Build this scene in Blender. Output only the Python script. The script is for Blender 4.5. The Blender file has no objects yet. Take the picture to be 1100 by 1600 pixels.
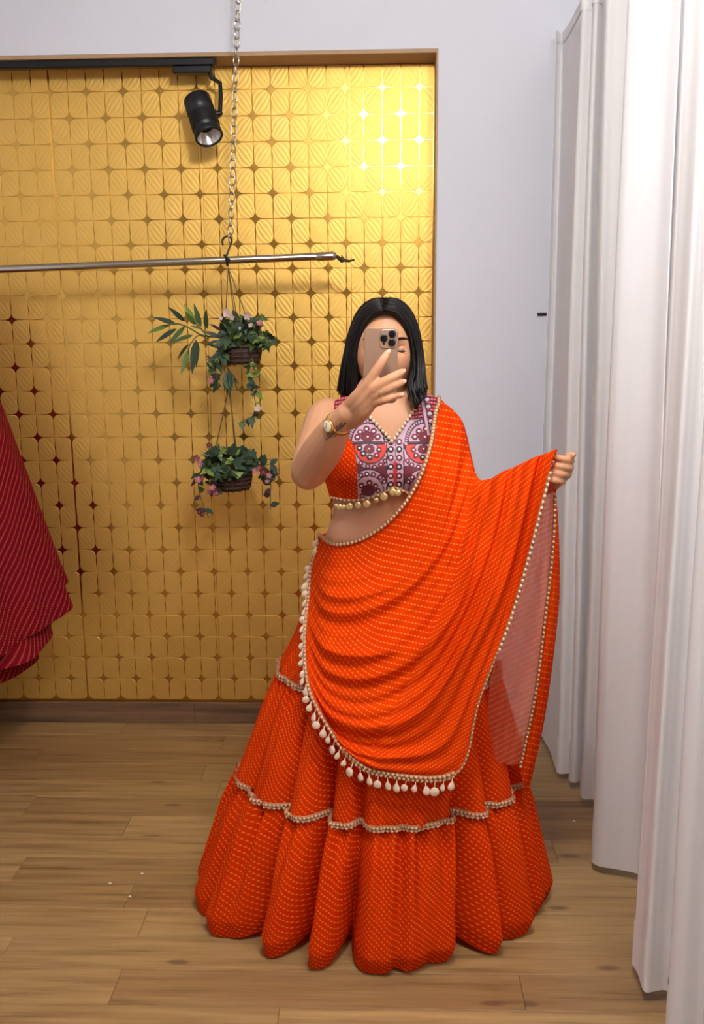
import bpy, math, random
import numpy as np
from mathutils import Vector, Matrix
random.seed(7); rng = np.random.default_rng(7)
scene = bpy.context.scene
COL = scene.collection
# ------------------------------------------------------------------ camera
F = 1450.0
CAM = np.array([0.0, 0.0, 1.5])
_ps, _th, _ph = math.radians(1.8), math.radians(10.9), math.radians(0.44)
FWD = np.array([-math.sin(_ps)*math.cos(_th), math.cos(_ps)*math.cos(_th), -math.sin(_th)])
R0 = np.array([math.cos(_ps), math.sin(_ps), 0.0]); U0 = np.cross(R0, FWD)
RGT = math.cos(_ph)*R0 - math.sin(_ph)*U0
UPV = math.cos(_ph)*U0 + math.sin(_ph)*R0
cam_d = bpy.data.cameras.new('camera'); cam = bpy.data.objects.new('camera', cam_d); COL.objects.link(cam)
cam_d.sensor_fit = 'VERTICAL'; cam_d.sensor_height = 24.0; cam_d.lens = F/1600*24.0; cam_d.clip_start = 0.02
M = Matrix(((RGT[0], UPV[0], -FWD[0], CAM[0]), (RGT[1], UPV[1], -FWD[1], CAM[1]), (RGT[2], UPV[2], -FWD[2], CAM[2]), (0, 0, 0, 1)))
cam.matrix_world = M
scene.camera = cam
# ------------------------------------------------------------------ world, lights, exposure
w = bpy.data.worlds.new('world'); scene.world = w; w.use_nodes = True
w.node_tree.nodes['Background'].inputs[0].default_value = (0.75, 0.78, 0.85, 1)
w.node_tree.nodes['Background'].inputs[1].default_value = 0.3
scene.view_settings.view_transform = 'Standard'; scene.view_settings.look = 'None'
scene.view_settings.gamma = 1.0; scene.view_settings.use_curve_mapping = False
scene.view_settings.exposure = 0.0
CEIL = 2.8
LIGHTS = [  # x, y, power : globe lamps under the shop ceiling, their light is the glow of the globes built below
    (0.10, 1.0, 96.0), (0.74, 0.2, 52.0)]
GLOBE = 0.11

# ------------------------------------------------------------------ helpers
def P(px, py, Y):
    d = FWD + RGT*((px-550.0)/F) - UPV*((py-800.0)/F)
    return CAM + d*(Y/d[1])
def PV(px, py, Y):
    px, py, Y = np.broadcast_arrays(np.asarray(px, float), np.asarray(py, float), np.asarray(Y, float))
    d = FWD + RGT*((px[..., None]-550)/F) - UPV*((py[..., None]-800)/F)
    return CAM + d*(Y/d[..., 1])[..., None]
def PZ(px, py, z):
    d = FWD + RGT*((px-550.0)/F) - UPV*((py-800.0)/F)
    return CAM + d*((z-CAM[2])/d[2])
def proj(p):
    q = np.asarray(p)-CAM
    zc = q@FWD
    return 550+F*(q@RGT)/zc, 800-F*(q@UPV)/zc
def herm(x, xs, ys):
    """smooth (monotone-ish cubic) interpolation of table ys over xs"""
    xs = np.asarray(xs, float); ys = np.asarray(ys, float); x = np.asarray(x, float)
    if xs[0] > xs[-1]: xs = xs[::-1]; ys = ys[::-1]
    x = np.clip(x, xs[0], xs[-1])
    h = np.diff(xs); s = np.diff(ys, axis=0)/(h if ys.ndim == 1 else h[:, None])
    m = np.empty_like(ys); m[0] = s[0]; m[-1] = s[-1]
    m[1:-1] = np.where(s[1:]*s[:-1] > 0, 2*s[1:]*s[:-1]/(s[1:]+s[:-1]+1e-12*np.sign(s[1:]+1e-30)), 0)
    i = np.clip(np.searchsorted(xs, x, side='right')-1, 0, len(xs)-2)
    t = (x-xs[i])/h[i]; hh = h[i]
    if ys.ndim > 1: t = t[..., None]; hh = hh[..., None]
    return (2*t**3-3*t**2+1)*ys[i] + (t**3-2*t**2+t)*hh*m[i] + (-2*t**3+3*t**2)*ys[i+1] + (t**3-t**2)*hh*m[i+1]
def catmull(pts, n):
    pts = np.asarray(pts, float); k = len(pts)
    if k == 2:
        t = np.linspace(0, 1, n)[:, None]; return pts[0]*(1-t)+pts[1]*t
    m = np.empty_like(pts); m[1:-1] = (pts[2:]-pts[:-2])/2; m[0] = pts[1]-pts[0]; m[-1] = pts[-1]-pts[-2]
    tt = np.linspace(0, k-1, n); i = np.minimum(tt.astype(int), k-2); t = (tt-i).reshape((-1,)+(1,)*(pts.ndim-1))
    return (2*t**3-3*t**2+1)*pts[i]+(t**3-2*t**2+t)*m[i]+(-2*t**3+3*t**2)*pts[i+1]+(t**3-t**2)*m[i+1]
def resample(pts, n):
    pts = np.asarray(pts, float); d = np.r_[0, np.cumsum(np.linalg.norm(np.diff(pts, axis=0), axis=1))]
    s = np.linspace(0, d[-1], n)
    return np.stack([np.interp(s, d, pts[:, j]) for j in range(pts.shape[1])], 1)

class MB:
    """collects geometry for one mesh"""
    def __init__(s): s.v = []; s.f = []; s.n = 0
    def add(s, v, f):
        v = np.asarray(v, float).reshape(-1, 3)
        s.v.append(v); s.f.extend([tuple(int(i)+s.n for i in q) for q in f]); s.n += len(v); return s
    def box(s, a, b, bev=0.0):
        x0, y0, z0 = np.minimum(a, b); x1, y1, z1 = np.maximum(a, b)
        if bev <= 0:
            v = [(x, y, z) for z in (z0, z1) for y in (y0, y1) for x in (x0, x1)]
            return s.add(v, [(0, 2, 3, 1), (4, 5, 7, 6), (0, 1, 5, 4), (2, 6, 7, 3), (0, 4, 6, 2), (1, 3, 7, 5)])
        e = bev; rings = []
        for z, k in ((z0, e), (z0+e, 0), (z1-e, 0), (z1, e)):
            rings.append([(x0+k+e*(1-k/e), y0+k, z), (x1-k-e*(1-k/e), y0+k, z), (x1-k, y0+k+e*(1-k/e), z), (x1-k, y1-k-e*(1-k/e), z),
                          (x1-k-e*(1-k/e), y1-k, z), (x0+k+e*(1-k/e), y1-k, z), (x0+k, y1-k-e*(1-k/e), z), (x0+k, y0+k+e*(1-k/e), z)])
        return s.loft(np.array(rings), True)
    def loft(s, rings, closed=True, cap=True):
        rings = np.asarray(rings, float); n, m = rings.shape[:2]; f = []
        for i in range(n-1):
            for j in range(m if closed else m-1):
                k = (j+1) % m
                f.append((i*m+j, i*m+k, (i+1)*m+k, (i+1)*m+j))
        if cap and closed: f.append(tuple(range(m-1, -1, -1))); f.append(tuple((n-1)*m+j for j in range(m)))
        return s.add(rings, f)
    def tube(s, pts, rad, n=8, round_caps=True, flat=None):
        """flat: (k) squash across the local binormal"""
        pts = np.asarray(pts, float); k = len(pts)
        rad = np.broadcast_to(np.asarray(rad, float), (k,)).copy()
        T = np.gradient(pts, axis=0); T /= np.linalg.norm(T, axis=1)[:, None]+1e-12
        if round_caps:
            cs = [0.35, 0.8]
            P0 = [pts[0]-T[0]*rad[0]*c for c in (0.95, 0.6)]; R_0 = [rad[0]*c for c in cs]
            P1 = [pts[-1]+T[-1]*rad[-1]*c for c in (0.6, 0.95)]; R_1 = [rad[-1]*c for c in cs[::-1]]
            pts = np.vstack([P0, pts, P1]); rad = np.r_[R_0, rad, R_1]; T = np.vstack([T[0], T[0], T, T[-1], T[-1]])
        up = np.array([0, 0, 1.0]) if abs(T[0][2]) < 0.9 else np.array([0, 1.0, 0])
        N = np.cross(T[0], up); N /= np.linalg.norm(N); rings = []
        a = np.linspace(0, 2*np.pi, n, endpoint=False)
        for i in range(len(pts)):
            N = N - T[i]*np.dot(N, T[i]); N /= np.linalg.norm(N)+1e-12; B = np.cross(T[i], N)
            rings.append(pts[i]+rad[i]*(np.cos(a)[:, None]*N+np.sin(a)[:, None]*B*(flat or 1)))
        return s.loft(rings, True)
    def ball(s, c, r, nu=10, nv=7):
        c = np.asarray(c, float); r = np.broadcast_to(np.asarray(r, float), (3,))
        v = [c+(0, 0, -r[2])]
        for i in range(1, nv):
            p = -math.pi/2+math.pi*i/nv
            for j in range(nu):
                a = 2*math.pi*j/nu; v.append(c+r*np.array([math.cos(a)*math.cos(p), math.sin(a)*math.cos(p), math.sin(p)]))
        v.append(c+(0, 0, r[2])); f = []
        for j in range(nu): f.append((0, 1+(j+1) % nu, 1+j))
        for i in range(nv-2):
            for j in range(nu):
                a0 = 1+i*nu; f.append((a0+j, a0+(j+1) % nu, a0+nu+(j+1) % nu, a0+nu+j))
        l = 1+(nv-2)*nu
        for j in range(nu): f.append((l+j, l+(j+1) % nu, l+nu))
        return s.add(v, f)
    def mesh(s, name, mat=None, smooth=True):
        me = bpy.data.meshes.new(name); me.from_pydata(np.vstack(s.v).tolist(), [], s.f)
        if mat: me.materials.append(mat)
        me.polygons.foreach_set('use_smooth', [smooth]*len(me.polygons)); me.update(); return me
    def obj(s, name, mat, parent=None, smooth=True, **k):
        return link(name, s.mesh(name, mat, smooth), parent, **k)

def link(name, me, parent=None, mw=None, label=None, cat=None, group=None, kind=None, recentre=True):
    o = bpy.data.objects.new(name, me); COL.objects.link(o)
    if parent is None and me is not None and mw is None and recentre:
        n = len(me.vertices); c = np.empty(n*3); me.vertices.foreach_get('co', c); c = c.reshape(-1, 3)
        b = np.array([(c[:, 0].min()+c[:, 0].max())/2, (c[:, 1].min()+c[:, 1].max())/2, c[:, 2].min()])
        me.transform(Matrix.Translation(-Vector(b))); o.location = b
    if mw is not None: o.matrix_basis = mw
    if parent is not None:
        o.parent = parent; o.matrix_parent_inverse = wm(parent).inverted()
    if label: o['label'] = label
    if cat: o['category'] = cat
    if group: o['group'] = group
    if kind: o['kind'] = kind
    return o
def wm(o):
    m = o.matrix_basis.copy()
    if o.parent is not None: m = wm(o.parent) @ o.matrix_parent_inverse @ m
    return m
def thing(name, label, cat, loc, group=None):
    o = bpy.data.objects.new(name, None); COL.objects.link(o); o.location = loc; o.empty_display_size = 0.05
    o['label'] = label; o['category'] = cat
    if group: o['group'] = group
    return o
def grid_mesh(name, V, mat, closed_u=False, uv=None, col=None, mask=None, smooth=True):
    """V [rows, cols, 3]"""
    V = np.asarray(V, float); n, m = V.shape[:2]
    i, j = np.meshgrid(np.arange(n-1), np.arange(m if closed_u else m-1), indexing='ij'); k = (j+1) % m
    q = np.stack([i*m+j, i*m+k, (i+1)*m+k, (i+1)*m+j], -1).reshape(-1, 4)
    if closed_u and uv is not None: uvc = [uv[..., :].reshape(-1, 2)]
    if mask is not None: q = q[mask.reshape(-1)[q].all(1)]
    me = bpy.data.meshes.new(name)
    me.vertices.add(n*m); me.vertices.foreach_set('co', V.reshape(-1))
    nf = len(q); me.loops.add(nf*4); me.loops.foreach_set('vertex_index', q.reshape(-1).astype(np.int32))
    me.polygons.add(nf); me.polygons.foreach_set('loop_start', np.arange(nf, dtype=np.int32)*4)
    me.polygons.foreach_set('use_smooth', [smooth]*nf)
    me.update(calc_edges=True)
    if uv is not None:
        l = me.uv_layers.new(name='UVMap'); u = np.asarray(uv, float).reshape(-1, 2)[q.reshape(-1)]
        l.data.foreach_set('uv', u.reshape(-1))
    if col is not None:
        a = me.color_attributes.new('print', 'FLOAT_COLOR', 'POINT')
        c = np.concatenate([np.asarray(col, float).reshape(-1, 3), np.ones((n*m, 1))], 1); a.data.foreach_set('color', c.reshape(-1))
    if mask is not None:
        import bmesh
        bm = bmesh.new(); bm.from_mesh(me); bmesh.ops.delete(bm, geom=[v for v in bm.verts if not v.link_faces], context='VERTS'); bm.to_mesh(me); bm.free()
    if mat: me.materials.append(mat)
    me.validate(); return me
def frame(p, z=(0, 0, 1), x=None, s=1.0):
    """matrix at p with local z along z, local x near x"""
    z = Vector(z).normalized(); x = Vector(x) if x is not None else Vector((1, 0, 0.01))
    y = z.cross(x)
    if y.length < 1e-5: y = z.cross(Vector((0, 1, 0.1)))
    y.normalize(); x = y.cross(z)
    m = Matrix((x, y, z)).transposed().to_4x4(); m = m @ Matrix.Diagonal((s, s, s, 1)); m.translation = Vector(p); return m

# ------------------------------------------------------------------ materials
def srgb(r, g, b):
    f = lambda c: ((c/255+0.055)/1.055)**2.4 if c > 10 else c/255/12.92
    return (f(r), f(g), f(b), 1)
class NT:
    def __init__(s, name):
        s.m = bpy.data.materials.new(name); s.m.use_nodes = True; s.t = s.m.node_tree; s.b = s.t.nodes['Principled BSDF']; s.out = s.t.nodes['Material Output']
    def n(s, ty, **k):
        o = s.t.nodes.new(ty)
        for a, b in k.items(): setattr(o, a, b)
        return o
    def l(s, a, b): s.t.links.new(a, b)
    def val(s, sock, v):
        if hasattr(v, 'is_linked') or isinstance(v, bpy.types.NodeSocket): s.l(v, sock)
        else: sock.default_value = v
    def math(s, op, a, b=0.0, c=None):
        o = s.n('ShaderNodeMath', operation=op); s.val(o.inputs[0], a); s.val(o.inputs[1], b)
        if c is not None: s.val(o.inputs[2], c)
        return o.outputs[0]
    def mix(s, fac, a, b):
        o = s.n('ShaderNodeMix', data_type='RGBA'); s.val(o.inputs[0], fac); s.val(o.inputs[6], a); s.val(o.inputs[7], b); return o.outputs[2]
    def noise(s, vec, scale, detail=3.0, rough=0.5):
        o = s.n('ShaderNodeTexNoise'); s.l(vec, o.inputs['Vector']); o.inputs['Scale'].default_value = scale; o.inputs['Detail'].default_value = detail; o.inputs['Roughness'].default_value = rough; return o.outputs[0]
    def ramp(s, fac, stops):
        o = s.n('ShaderNodeValToRGB'); s.l(fac, o.inputs[0]); e = o.color_ramp.elements
        while len(e) < len(stops): e.new(0.5)
        for i, (p, c) in enumerate(stops): e[i].position = p; e[i].color = c
        return o.outputs[0]
    def coord(s, k='Object'): return s.n('ShaderNodeTexCoord').outputs[k]
    def mapping(s, vec, scale=(1, 1, 1), loc=(0, 0, 0)):
        o = s.n('ShaderNodeMapping'); s.val(o.inputs[0], vec); o.inputs['Scale'].default_value = scale; s.val(o.inputs['Location'], loc); return o.outputs[0]
    def bump(s, h, strength=0.3, dist=0.002):
        o = s.n('ShaderNodeBump'); s.l(h, o.inputs['Height']); o.inputs['Strength'].default_value = strength; o.inputs['Distance'].default_value = dist
        s.l(o.outputs[0], s.b.inputs['Normal'])
    def set(s, col=None, rough=None, metal=None, **k):
        if col is not None: s.val(s.b.inputs['Base Color'], col)
        if rough is not None: s.val(s.b.inputs['Roughness'], rough)
        if metal is not None: s.b.inputs['Metallic'].default_value = metal
        for a, b in k.items(): s.b.inputs[a.replace('_', ' ')].default_value = b
        return s
def plain(name, col, rough=0.5, metal=0.0, var=0.06, scale=40.0, bump=0.0, **k):
    t = NT(name); c = t.coord(); nz = t.noise(c, scale)
    a = tuple(x*(1-var) for x in col[:3])+(1,); b = tuple(min(1, x*(1+var)) for x in col[:3])+(1,)
    t.set(t.mix(nz, a, b), rough, metal, **k)
    if bump: t.bump(t.noise(c, scale*4), bump, 0.001)
    return t.m
def fabric(name, base, dark, dot, line=0.0105, dash=0.0088, lw=0.115, duty=0.24, transl=0.28, alpha=None, rough=0.75):
    t = NT(name); uv = t.n('ShaderNodeUVMap').outputs[0]; sp = t.n('ShaderNodeSeparateXYZ'); t.l(uv, sp.inputs[0])
    wob = t.math('MULTIPLY', t.math('SUBTRACT', t.noise(uv, 9.0, 2), 0.5), 0.006)
    v = t.math('MULTIPLY', t.math('ADD', sp.outputs[1], wob), 1/line)
    row = t.math('FLOOR', v); fv = t.math('ABSOLUTE', t.math('SUBTRACT', t.math('FRACT', v), 0.5))
    u = t.math('ADD', t.math('MULTIPLY', sp.outputs[0], 1/dash), t.math('MULTIPLY', row, 0.37))
    fu = t.math('ABSOLUTE', t.math('SUBTRACT', t.math('FRACT', u), 0.5))
    def sm(x, e):
        o = t.n('ShaderNodeMapRange', interpolation_type='SMOOTHSTEP'); t.l(x, o.inputs[0]); o.inputs[1].default_value = e-0.05; o.inputs[2].default_value = e+0.06; o.inputs[3].default_value = 1; o.inputs[4].default_value = 0; return o.outputs[0]
    mask = t.math('MULTIPLY', sm(fv, lw), sm(fu, duty))
    faint = t.math('MULTIPLY', sm(fv, lw*0.8), 0.10)
    mask = t.math('MAXIMUM', mask, faint)
    nz = t.noise(uv, 6.0, 3)
    b = t.mix(nz, dark, base); c = t.mix(mask, b, dot)
    t.set(c, rough); t.b.inputs['Sheen Weight'].default_value = 0.0; t.b.inputs['Specular IOR Level'].default_value = 0.04
    t.bump(t.noise(t.mapping(uv, (1, 1, 1)), 160.0, 3), 0.18, 0.002)
    tr = t.n('ShaderNodeBsdfTranslucent'); t.l(c, tr.inputs[0]); mx = t.n('ShaderNodeMixShader'); mx.inputs[0].default_value = transl
    t.l(t.b.outputs[0], mx.inputs[1]); t.l(tr.outputs[0], mx.inputs[2]); last = mx
    if alpha is not None:
        tp = t.n('ShaderNodeBsdfTransparent'); tp.inputs[0].default_value = (1.0, 0.60, 0.50, 1); m2 = t.n('ShaderNodeMixShader'); m2.inputs[0].default_value = alpha
        t.l(tp.outputs[0], m2.inputs[1]); t.l(mx.outputs[0], m2.inputs[2]); last = m2
    t.l(last.outputs[0], t.out.inputs[0]); return t.m

MT = {}
MT['white_wall'] = plain('white_wall', srgb(212, 214, 224), 0.85, var=0.02, scale=6)
MT['ceiling'] = plain('ceiling_paint', srgb(225, 226, 230), 0.9, var=0.02, scale=4)
MT['brown_trim'] = plain('brown_paint', srgb(172, 138, 102), 0.6, var=0.06, scale=12)
MT['side_wall'] = plain('side_wall', srgb(120, 104, 92), 0.9, var=0.03, scale=6)
t = NT('gold_foil'); c = t.coord()
t.set(t.mix(t.noise(c, 5), srgb(206, 160, 74), srgb(218, 174, 90)), 0.21, 1.0); MT['foil'] = t.m
t = NT('gold_embossed'); uv = t.n('ShaderNodeUVMap').outputs[0]; sp = t.n('ShaderNodeSeparateXYZ'); t.l(uv, sp.inputs[0])
d = t.math('SUBTRACT', sp.outputs[0], sp.outputs[1]); s_ = t.math('ADD', sp.outputs[0], sp.outputs[1])
bow = t.math('SINE', t.math('MULTIPLY', s_, math.pi/2)); wv = t.math('SINE', t.math('MULTIPLY', t.math('DIVIDE', d, t.math('ADD', bow, 0.25)), 26.0))
t.set(t.mix(t.noise(t.coord(), 7), srgb(231, 187, 94), srgb(238, 197, 110)), 0.52, 0.82); t.bump(wv, 0.15, 0.0012); MT['emboss'] = t.m
t = NT('wood_plank'); oi = t.n('ShaderNodeObjectInfo'); rnd = oi.outputs['Random']
cb = t.n('ShaderNodeCombineXYZ'); t.l(t.math('MULTIPLY', rnd, 37.0), cb.inputs[0]); t.l(t.math('MULTIPLY', rnd, 91.0), cb.inputs[1])
va = t.n('ShaderNodeVectorMath', operation='ADD'); t.l(t.coord(), va.inputs[0]); t.l(cb.outputs[0], va.inputs[1]); pos = va.outputs[0]
g1 = t.noise(t.mapping(pos, (1.6, 26, 1)), 1.6, 6, 0.62); g2 = t.noise(t.mapping(pos, (2.5, 80, 1)), 2.0, 4, 0.6)
vo = t.n('ShaderNodeTexVoronoi', voronoi_dimensions='2D'); t.l(t.mapping(pos, (1.5, 4.6, 1)), vo.inputs['Vector']); vo.inputs['Scale'].default_value = 1.0
knot = t.n('ShaderNodeMapRange', interpolation_type='SMOOTHSTEP'); t.l(vo.outputs['Distance'], knot.inputs[0]); knot.inputs[1].default_value = 0.022; knot.inputs[2].default_value = 0.058; knot.inputs[3].default_value = 1; knot.inputs[4].default_value = 0
colr = t.ramp(g1, [(0.28, srgb(118, 90, 58)), (0.45, srgb(160, 131, 88)), (0.6, srgb(178, 149, 103)), (0.78, srgb(194, 166, 120))])
colr = t.mix(t.math('MULTIPLY', g2, 0.3), colr, srgb(120, 86, 60))
tone = t.mix(rnd, srgb(214, 200, 190), srgb(255, 250, 240)); mm = t.n('ShaderNodeMix', data_type='RGBA', blend_type='MULTIPLY'); mm.inputs[0].default_value = 1; t.l(colr, mm.inputs[6]); t.l(tone, mm.inputs[7])
colr = t.mix(t.math('MULTIPLY', knot.outputs[0], 0.75), mm.outputs[2], srgb(92, 62, 42))
t.set(colr, 0.42); t.bump(g2, 0.12, 0.001); MT['wood'] = t.m
MT['baseboard'] = None
t = NT('baseboard_wood'); g1 = t.noise(t.mapping(t.coord(), (1.6, 26, 26)), 1.6, 6, 0.6); t.set(t.ramp(g1, [(0.3, srgb(92, 66, 48)), (0.7, srgb(138, 104, 76))]), 0.5); MT['baseboard'] = t.m
MT['black_metal'] = plain('black_metal', (0.012, 0.012, 0.014), 0.42, 0.3)
MT['chrome'] = plain('brushed_steel', srgb(190, 185, 172), 0.25, 1.0, 0.05, 60)
MT['dark_wire'] = plain('dark_wire', srgb(60, 52, 42), 0.4, 0.7)
MT['reflector'] = plain('reflector', srgb(225, 222, 220), 0.22, 0.8)
MT['lens'] = plain('lamp_lens', srgb(235, 235, 235), 0.15, 0.0)
def glow(power):
    t = NT('lamp_glow'); t.set((0.9, 0.9, 0.9, 1), 0.5); t.b.inputs['Emission Color'].default_value = (1, 0.965, 0.91, 1)
    t.b.inputs['Emission Strength'].default_value = power/(math.pi*4*math.pi*GLOBE**2); return t.m
t = NT('curtain_cloth'); c = t.coord(); wv = t.noise(t.mapping(c, (1, 1, 0.02)), 60, 2)
t.set(t.mix(wv, srgb(236, 235, 238), srgb(243, 242, 244)), 0.85); t.bump(t.noise(c, 900, 1), 0.05, 0.0005)
tr = t.n('ShaderNodeBsdfTranslucent'); tr.inputs[0].default_value = srgb(232, 230, 228); mx = t.n('ShaderNodeMixShader'); mx.inputs[0].default_value = 0.16
t.l(t.b.outputs[0], mx.inputs[1]); t.l(tr.outputs[0], mx.inputs[2]); t.l(mx.outputs[0], t.out.inputs[0]); MT['curtain'] = t.m
ORG = ((0.80, 0.052, 0.001, 1), (0.66, 0.020, 0.001, 1), (0.92, 0.24, 0.028, 1))
MT['orange'] = fabric('orange_chiffon', *ORG)
MT['orange2'] = fabric('orange_chiffon_drape', (0.82, 0.066, 0.001, 1), (0.68, 0.024, 0.001, 1), (0.92, 0.27, 0.03, 1), line=0.0142, dash=0.0078, lw=0.085, duty=0.27)
MT['sheer'] = fabric('sheer_chiffon', (0.85, 0.19, 0.085, 1), (0.80, 0.15, 0.065, 1), (0.90, 0.42, 0.28, 1), line=0.0125, dash=0.02, lw=0.10, duty=0.46, alpha=0.60, transl=0.4)
MT['crimson'] = fabric('crimson_chiffon', (0.25, 0.004, 0.012, 1), (0.17, 0.003, 0.014, 1), (0.42, 0.10, 0.05, 1), line=0.017, dash=0.007, lw=0.12, duty=0.34)
MT['skin'] = None
t = NT('skin'); c = t.coord(); t.set(t.mix(t.noise(c, 14, 4), srgb(182, 130, 96), srgb(190, 139, 104)), 0.58)
t.b.inputs['Subsurface Weight'].default_value = 0.12; t.b.inputs['Subsurface Radius'].default_value = (0.012, 0.005, 0.003); t.b.inputs['Subsurface Scale'].default_value = 0.5
t.bump(t.noise(c, 500, 2), 0.04, 0.0005); MT['skin'] = t.m
t = NT('black_hair'); c = t.coord(); n_ = t.noise(t.mapping(c, (160, 160, 4)), 1.0, 3); t.set(t.mix(n_, (0.004, 0.003, 0.003, 1), (0.009, 0.007, 0.007, 1)), 0.42); t.b.inputs['Specular IOR Level'].default_value = 0.22; t.bump(n_, 0.4, 0.002); MT['hair'] = t.m
t = NT('printed_cotton'); a = t.n('ShaderNodeVertexColor', layer_name='print'); t.set(a.outputs[0], 0.7); t.bump(t.noise(t.coord(), 300, 2), 0.2, 0.001); MT['print'] = t.m
MT['gold_trim'] = plain('gold_lace', srgb(208, 168, 126), 0.45, 0.25, 0.25, 300, 0.3)
MT['lace_dark'] = plain('lace_base', srgb(158, 108, 76), 0.7, 0.1, 0.3, 300, 0.3)
MT['shell'] = plain('shell', srgb(222, 196, 172), 0.3, 0.1, 0.08, 120)
MT['coin'] = plain('gold_coin', srgb(216, 190, 130), 0.28, 0.55, 0.08, 120)
MT['mirror_disc'] = plain('mirror_disc', srgb(222, 212, 208), 0.2, 0.3, 0.03)
MT['pearl'] = plain('pearl_bead', srgb(214, 190, 160), 0.3, 0.15, 0.05)
MT['phone'] = plain('phone_back', srgb(140, 110, 90), 0.45, 0.1, 0.02)
MT['phone_edge'] = plain('phone_edge', srgb(160, 130, 108), 0.35, 0.4, 0.02)
MT['phone_glass'] = plain('phone_lens', (0.006, 0.005, 0.006, 1)[:3], 0.1)
MT['watch_dial'] = plain('watch_dial', srgb(244, 236, 214), 0.25, 0.1, 0.02)
MT['watch_gold'] = plain('watch_gold', srgb(214, 176, 100), 0.25, 0.9, 0.05)
MT['ink'] = plain('tattoo_ink', srgb(70, 58, 54), 0.6)
MT['lips'] = plain('lips', srgb(190, 96, 92), 0.4)
MT['eye_white'] = plain('eye_white', srgb(230, 222, 216), 0.25)
MT['iris'] = plain('dark_iris', (0.01, 0.006, 0.004), 0.2)
MT['nail'] = plain('nail', srgb(206, 152, 132), 0.25)
MT['wicker'] = plain('wicker', srgb(62, 40, 28), 0.7, 0, 0.3, 120, 0.4)
MT['cord'] = plain('cord', srgb(112, 82, 40), 0.8, 0, 0.2, 200)
for nm, cc in (('leaf_dark', (32, 52, 28)), ('leaf_mid', (60, 84, 38)), ('leaf_light', (118, 138, 58)), ('leaf_blue', (44, 70, 54)), ('leaf_plum', (66, 36, 46)), ('stem', (78, 86, 44)),
               ('leaf_bamboo', (86, 112, 40)), ('petal_pink', (164, 92, 108)), ('petal_pale', (196, 168, 166)), ('petal_rose', (118, 40, 56)), ('flower_eye', (220, 190, 90))):
    MT[nm] = plain(nm, srgb(*cc), 0.55, 0, 0.2, 30)
MT['plastic_white'] = plain('white_plastic', srgb(232, 232, 230), 0.4)
MT['lint'] = plain('lint', srgb(236, 228, 214), 0.8)
#SECTION_STRUCTURE
# ================================================================== the room
YG, YW = 3.425, 3.30                       # gold niche back, white wall face
XL, XR, YF = -1.95, 1.45, -1.7
xj = P(683, 300, YW)[0]; zt = P(600, 77, YW)[2]
def struct(name, mb, mat, parent=None): return mb.obj(name, mat, parent, smooth=False, kind=None if parent else 'structure')
struct('ceiling', MB().box((XL-0.1, YF-0.1, CEIL), (XR+0.1, YG+0.1, CEIL+0.1)), MT['ceiling'])
struct('wall_left', MB().box((XL-0.1, YF, 0), (XL, YG, CEIL)), MT['white_wall'])
struct('wall_right', MB().box((XR, YF, 0), (XR+0.1, YG, CEIL)), MT['white_wall'])
struct('wall_front', MB().box((XL, YF-0.1, 0), (XR, YF, CEIL)), MT['side_wall'])
mbw = MB().box((xj, YW, 0), (XR, YG, CEIL)); mbw.box((XL, YW, zt), (xj, YG, CEIL))
struct('wall_back', mbw, MT['white_wall'])
niche = struct('wall_niche', MB().box((XL, YG, 0), (xj, YG+0.08, zt)), MT['foil'])
struct('trim_1', MB().box((XL, YW+0.001, zt-0.012), (xj-0.006, YG-0.001, zt-0.0005)), MT['brown_trim'])
struct('trim_2', MB().box((xj-0.006, YW+0.001, 0.0), (xj-0.0005, YG-0.001, zt-0.0005)), MT['brown_trim'])
zb = P(300, 1096, YG)[2]
mbb = MB(); xa = XL
bb = struct('baseboard_back', MB().box((XL, YG-0.012, 0), (xj-0.007, YG-0.001, zb-0.002)), MT['baseboard'])
for x0, x1 in ((XL, P(305, 1110, YG)[0]), (P(305, 1110, YG)[0]+0.001, xj-0.007)):
    struct('skirting_board', MB().box((x0, YG-0.016, 0.0), (x1, YG-0.0121, zb), 0.0015), MT['baseboard'], bb)
# --- gold wallpaper: strips of foil with raised leaf cells
CW, CH = 0.0645, 0.0862
s0 = P(568, 137, YG)
seams = [P(79-234, 200, YG)[0], P(79, 200, YG)[0], P(313, 200, YG)[0], P(547, 200, YG)[0]]
edges = [XL] + seams + [xj-0.007]
def cell_outline(flip):
    """unit cell polygon (centre 0), two rounded star corners, two tight corners, slits bowed along the edges"""
    pts = []; r = 0.34; g = 0.012
    # star corners at (+,+) and (-,-), tight corners at (+,-) and (-,+)
    for k in range(7):
        a = math.pi/2*k/6; pts.append((0.5-g-r+r*math.cos(a), 0.5-g-r*0.8+r*0.8*math.sin(a)))
    pts += [(-0.05, 0.5-0.009), (-0.30, 0.5-0.004), (-0.5+0.004, 0.5-0.003)]
    pts += [(-0.5+0.020, 0.22), (-0.5+0.030, 0.02)]
    h = len(pts); pts += [(-x, -y) for x, y in pts[:0]]
    q = []
    for k in range(7):
        a = math.pi/2*k/6; q.append((-0.5+g+r-r*math.cos(a), -0.5+g+r*0.8-r*0.8*math.sin(a)))
    pts += q + [(0.05, -0.5+0.009), (0.30, -0.5+0.004), (0.5-0.004, -0.5+0.003), (0.5-0.020, -0.22), (0.5-0.030, -0.02)]
    pts = np.array(pts)
    if flip: pts = (pts*np.array([-1, 1]))[::-1]
    return pts
OUT = [cell_outline(0), cell_outline(1)]
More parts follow.
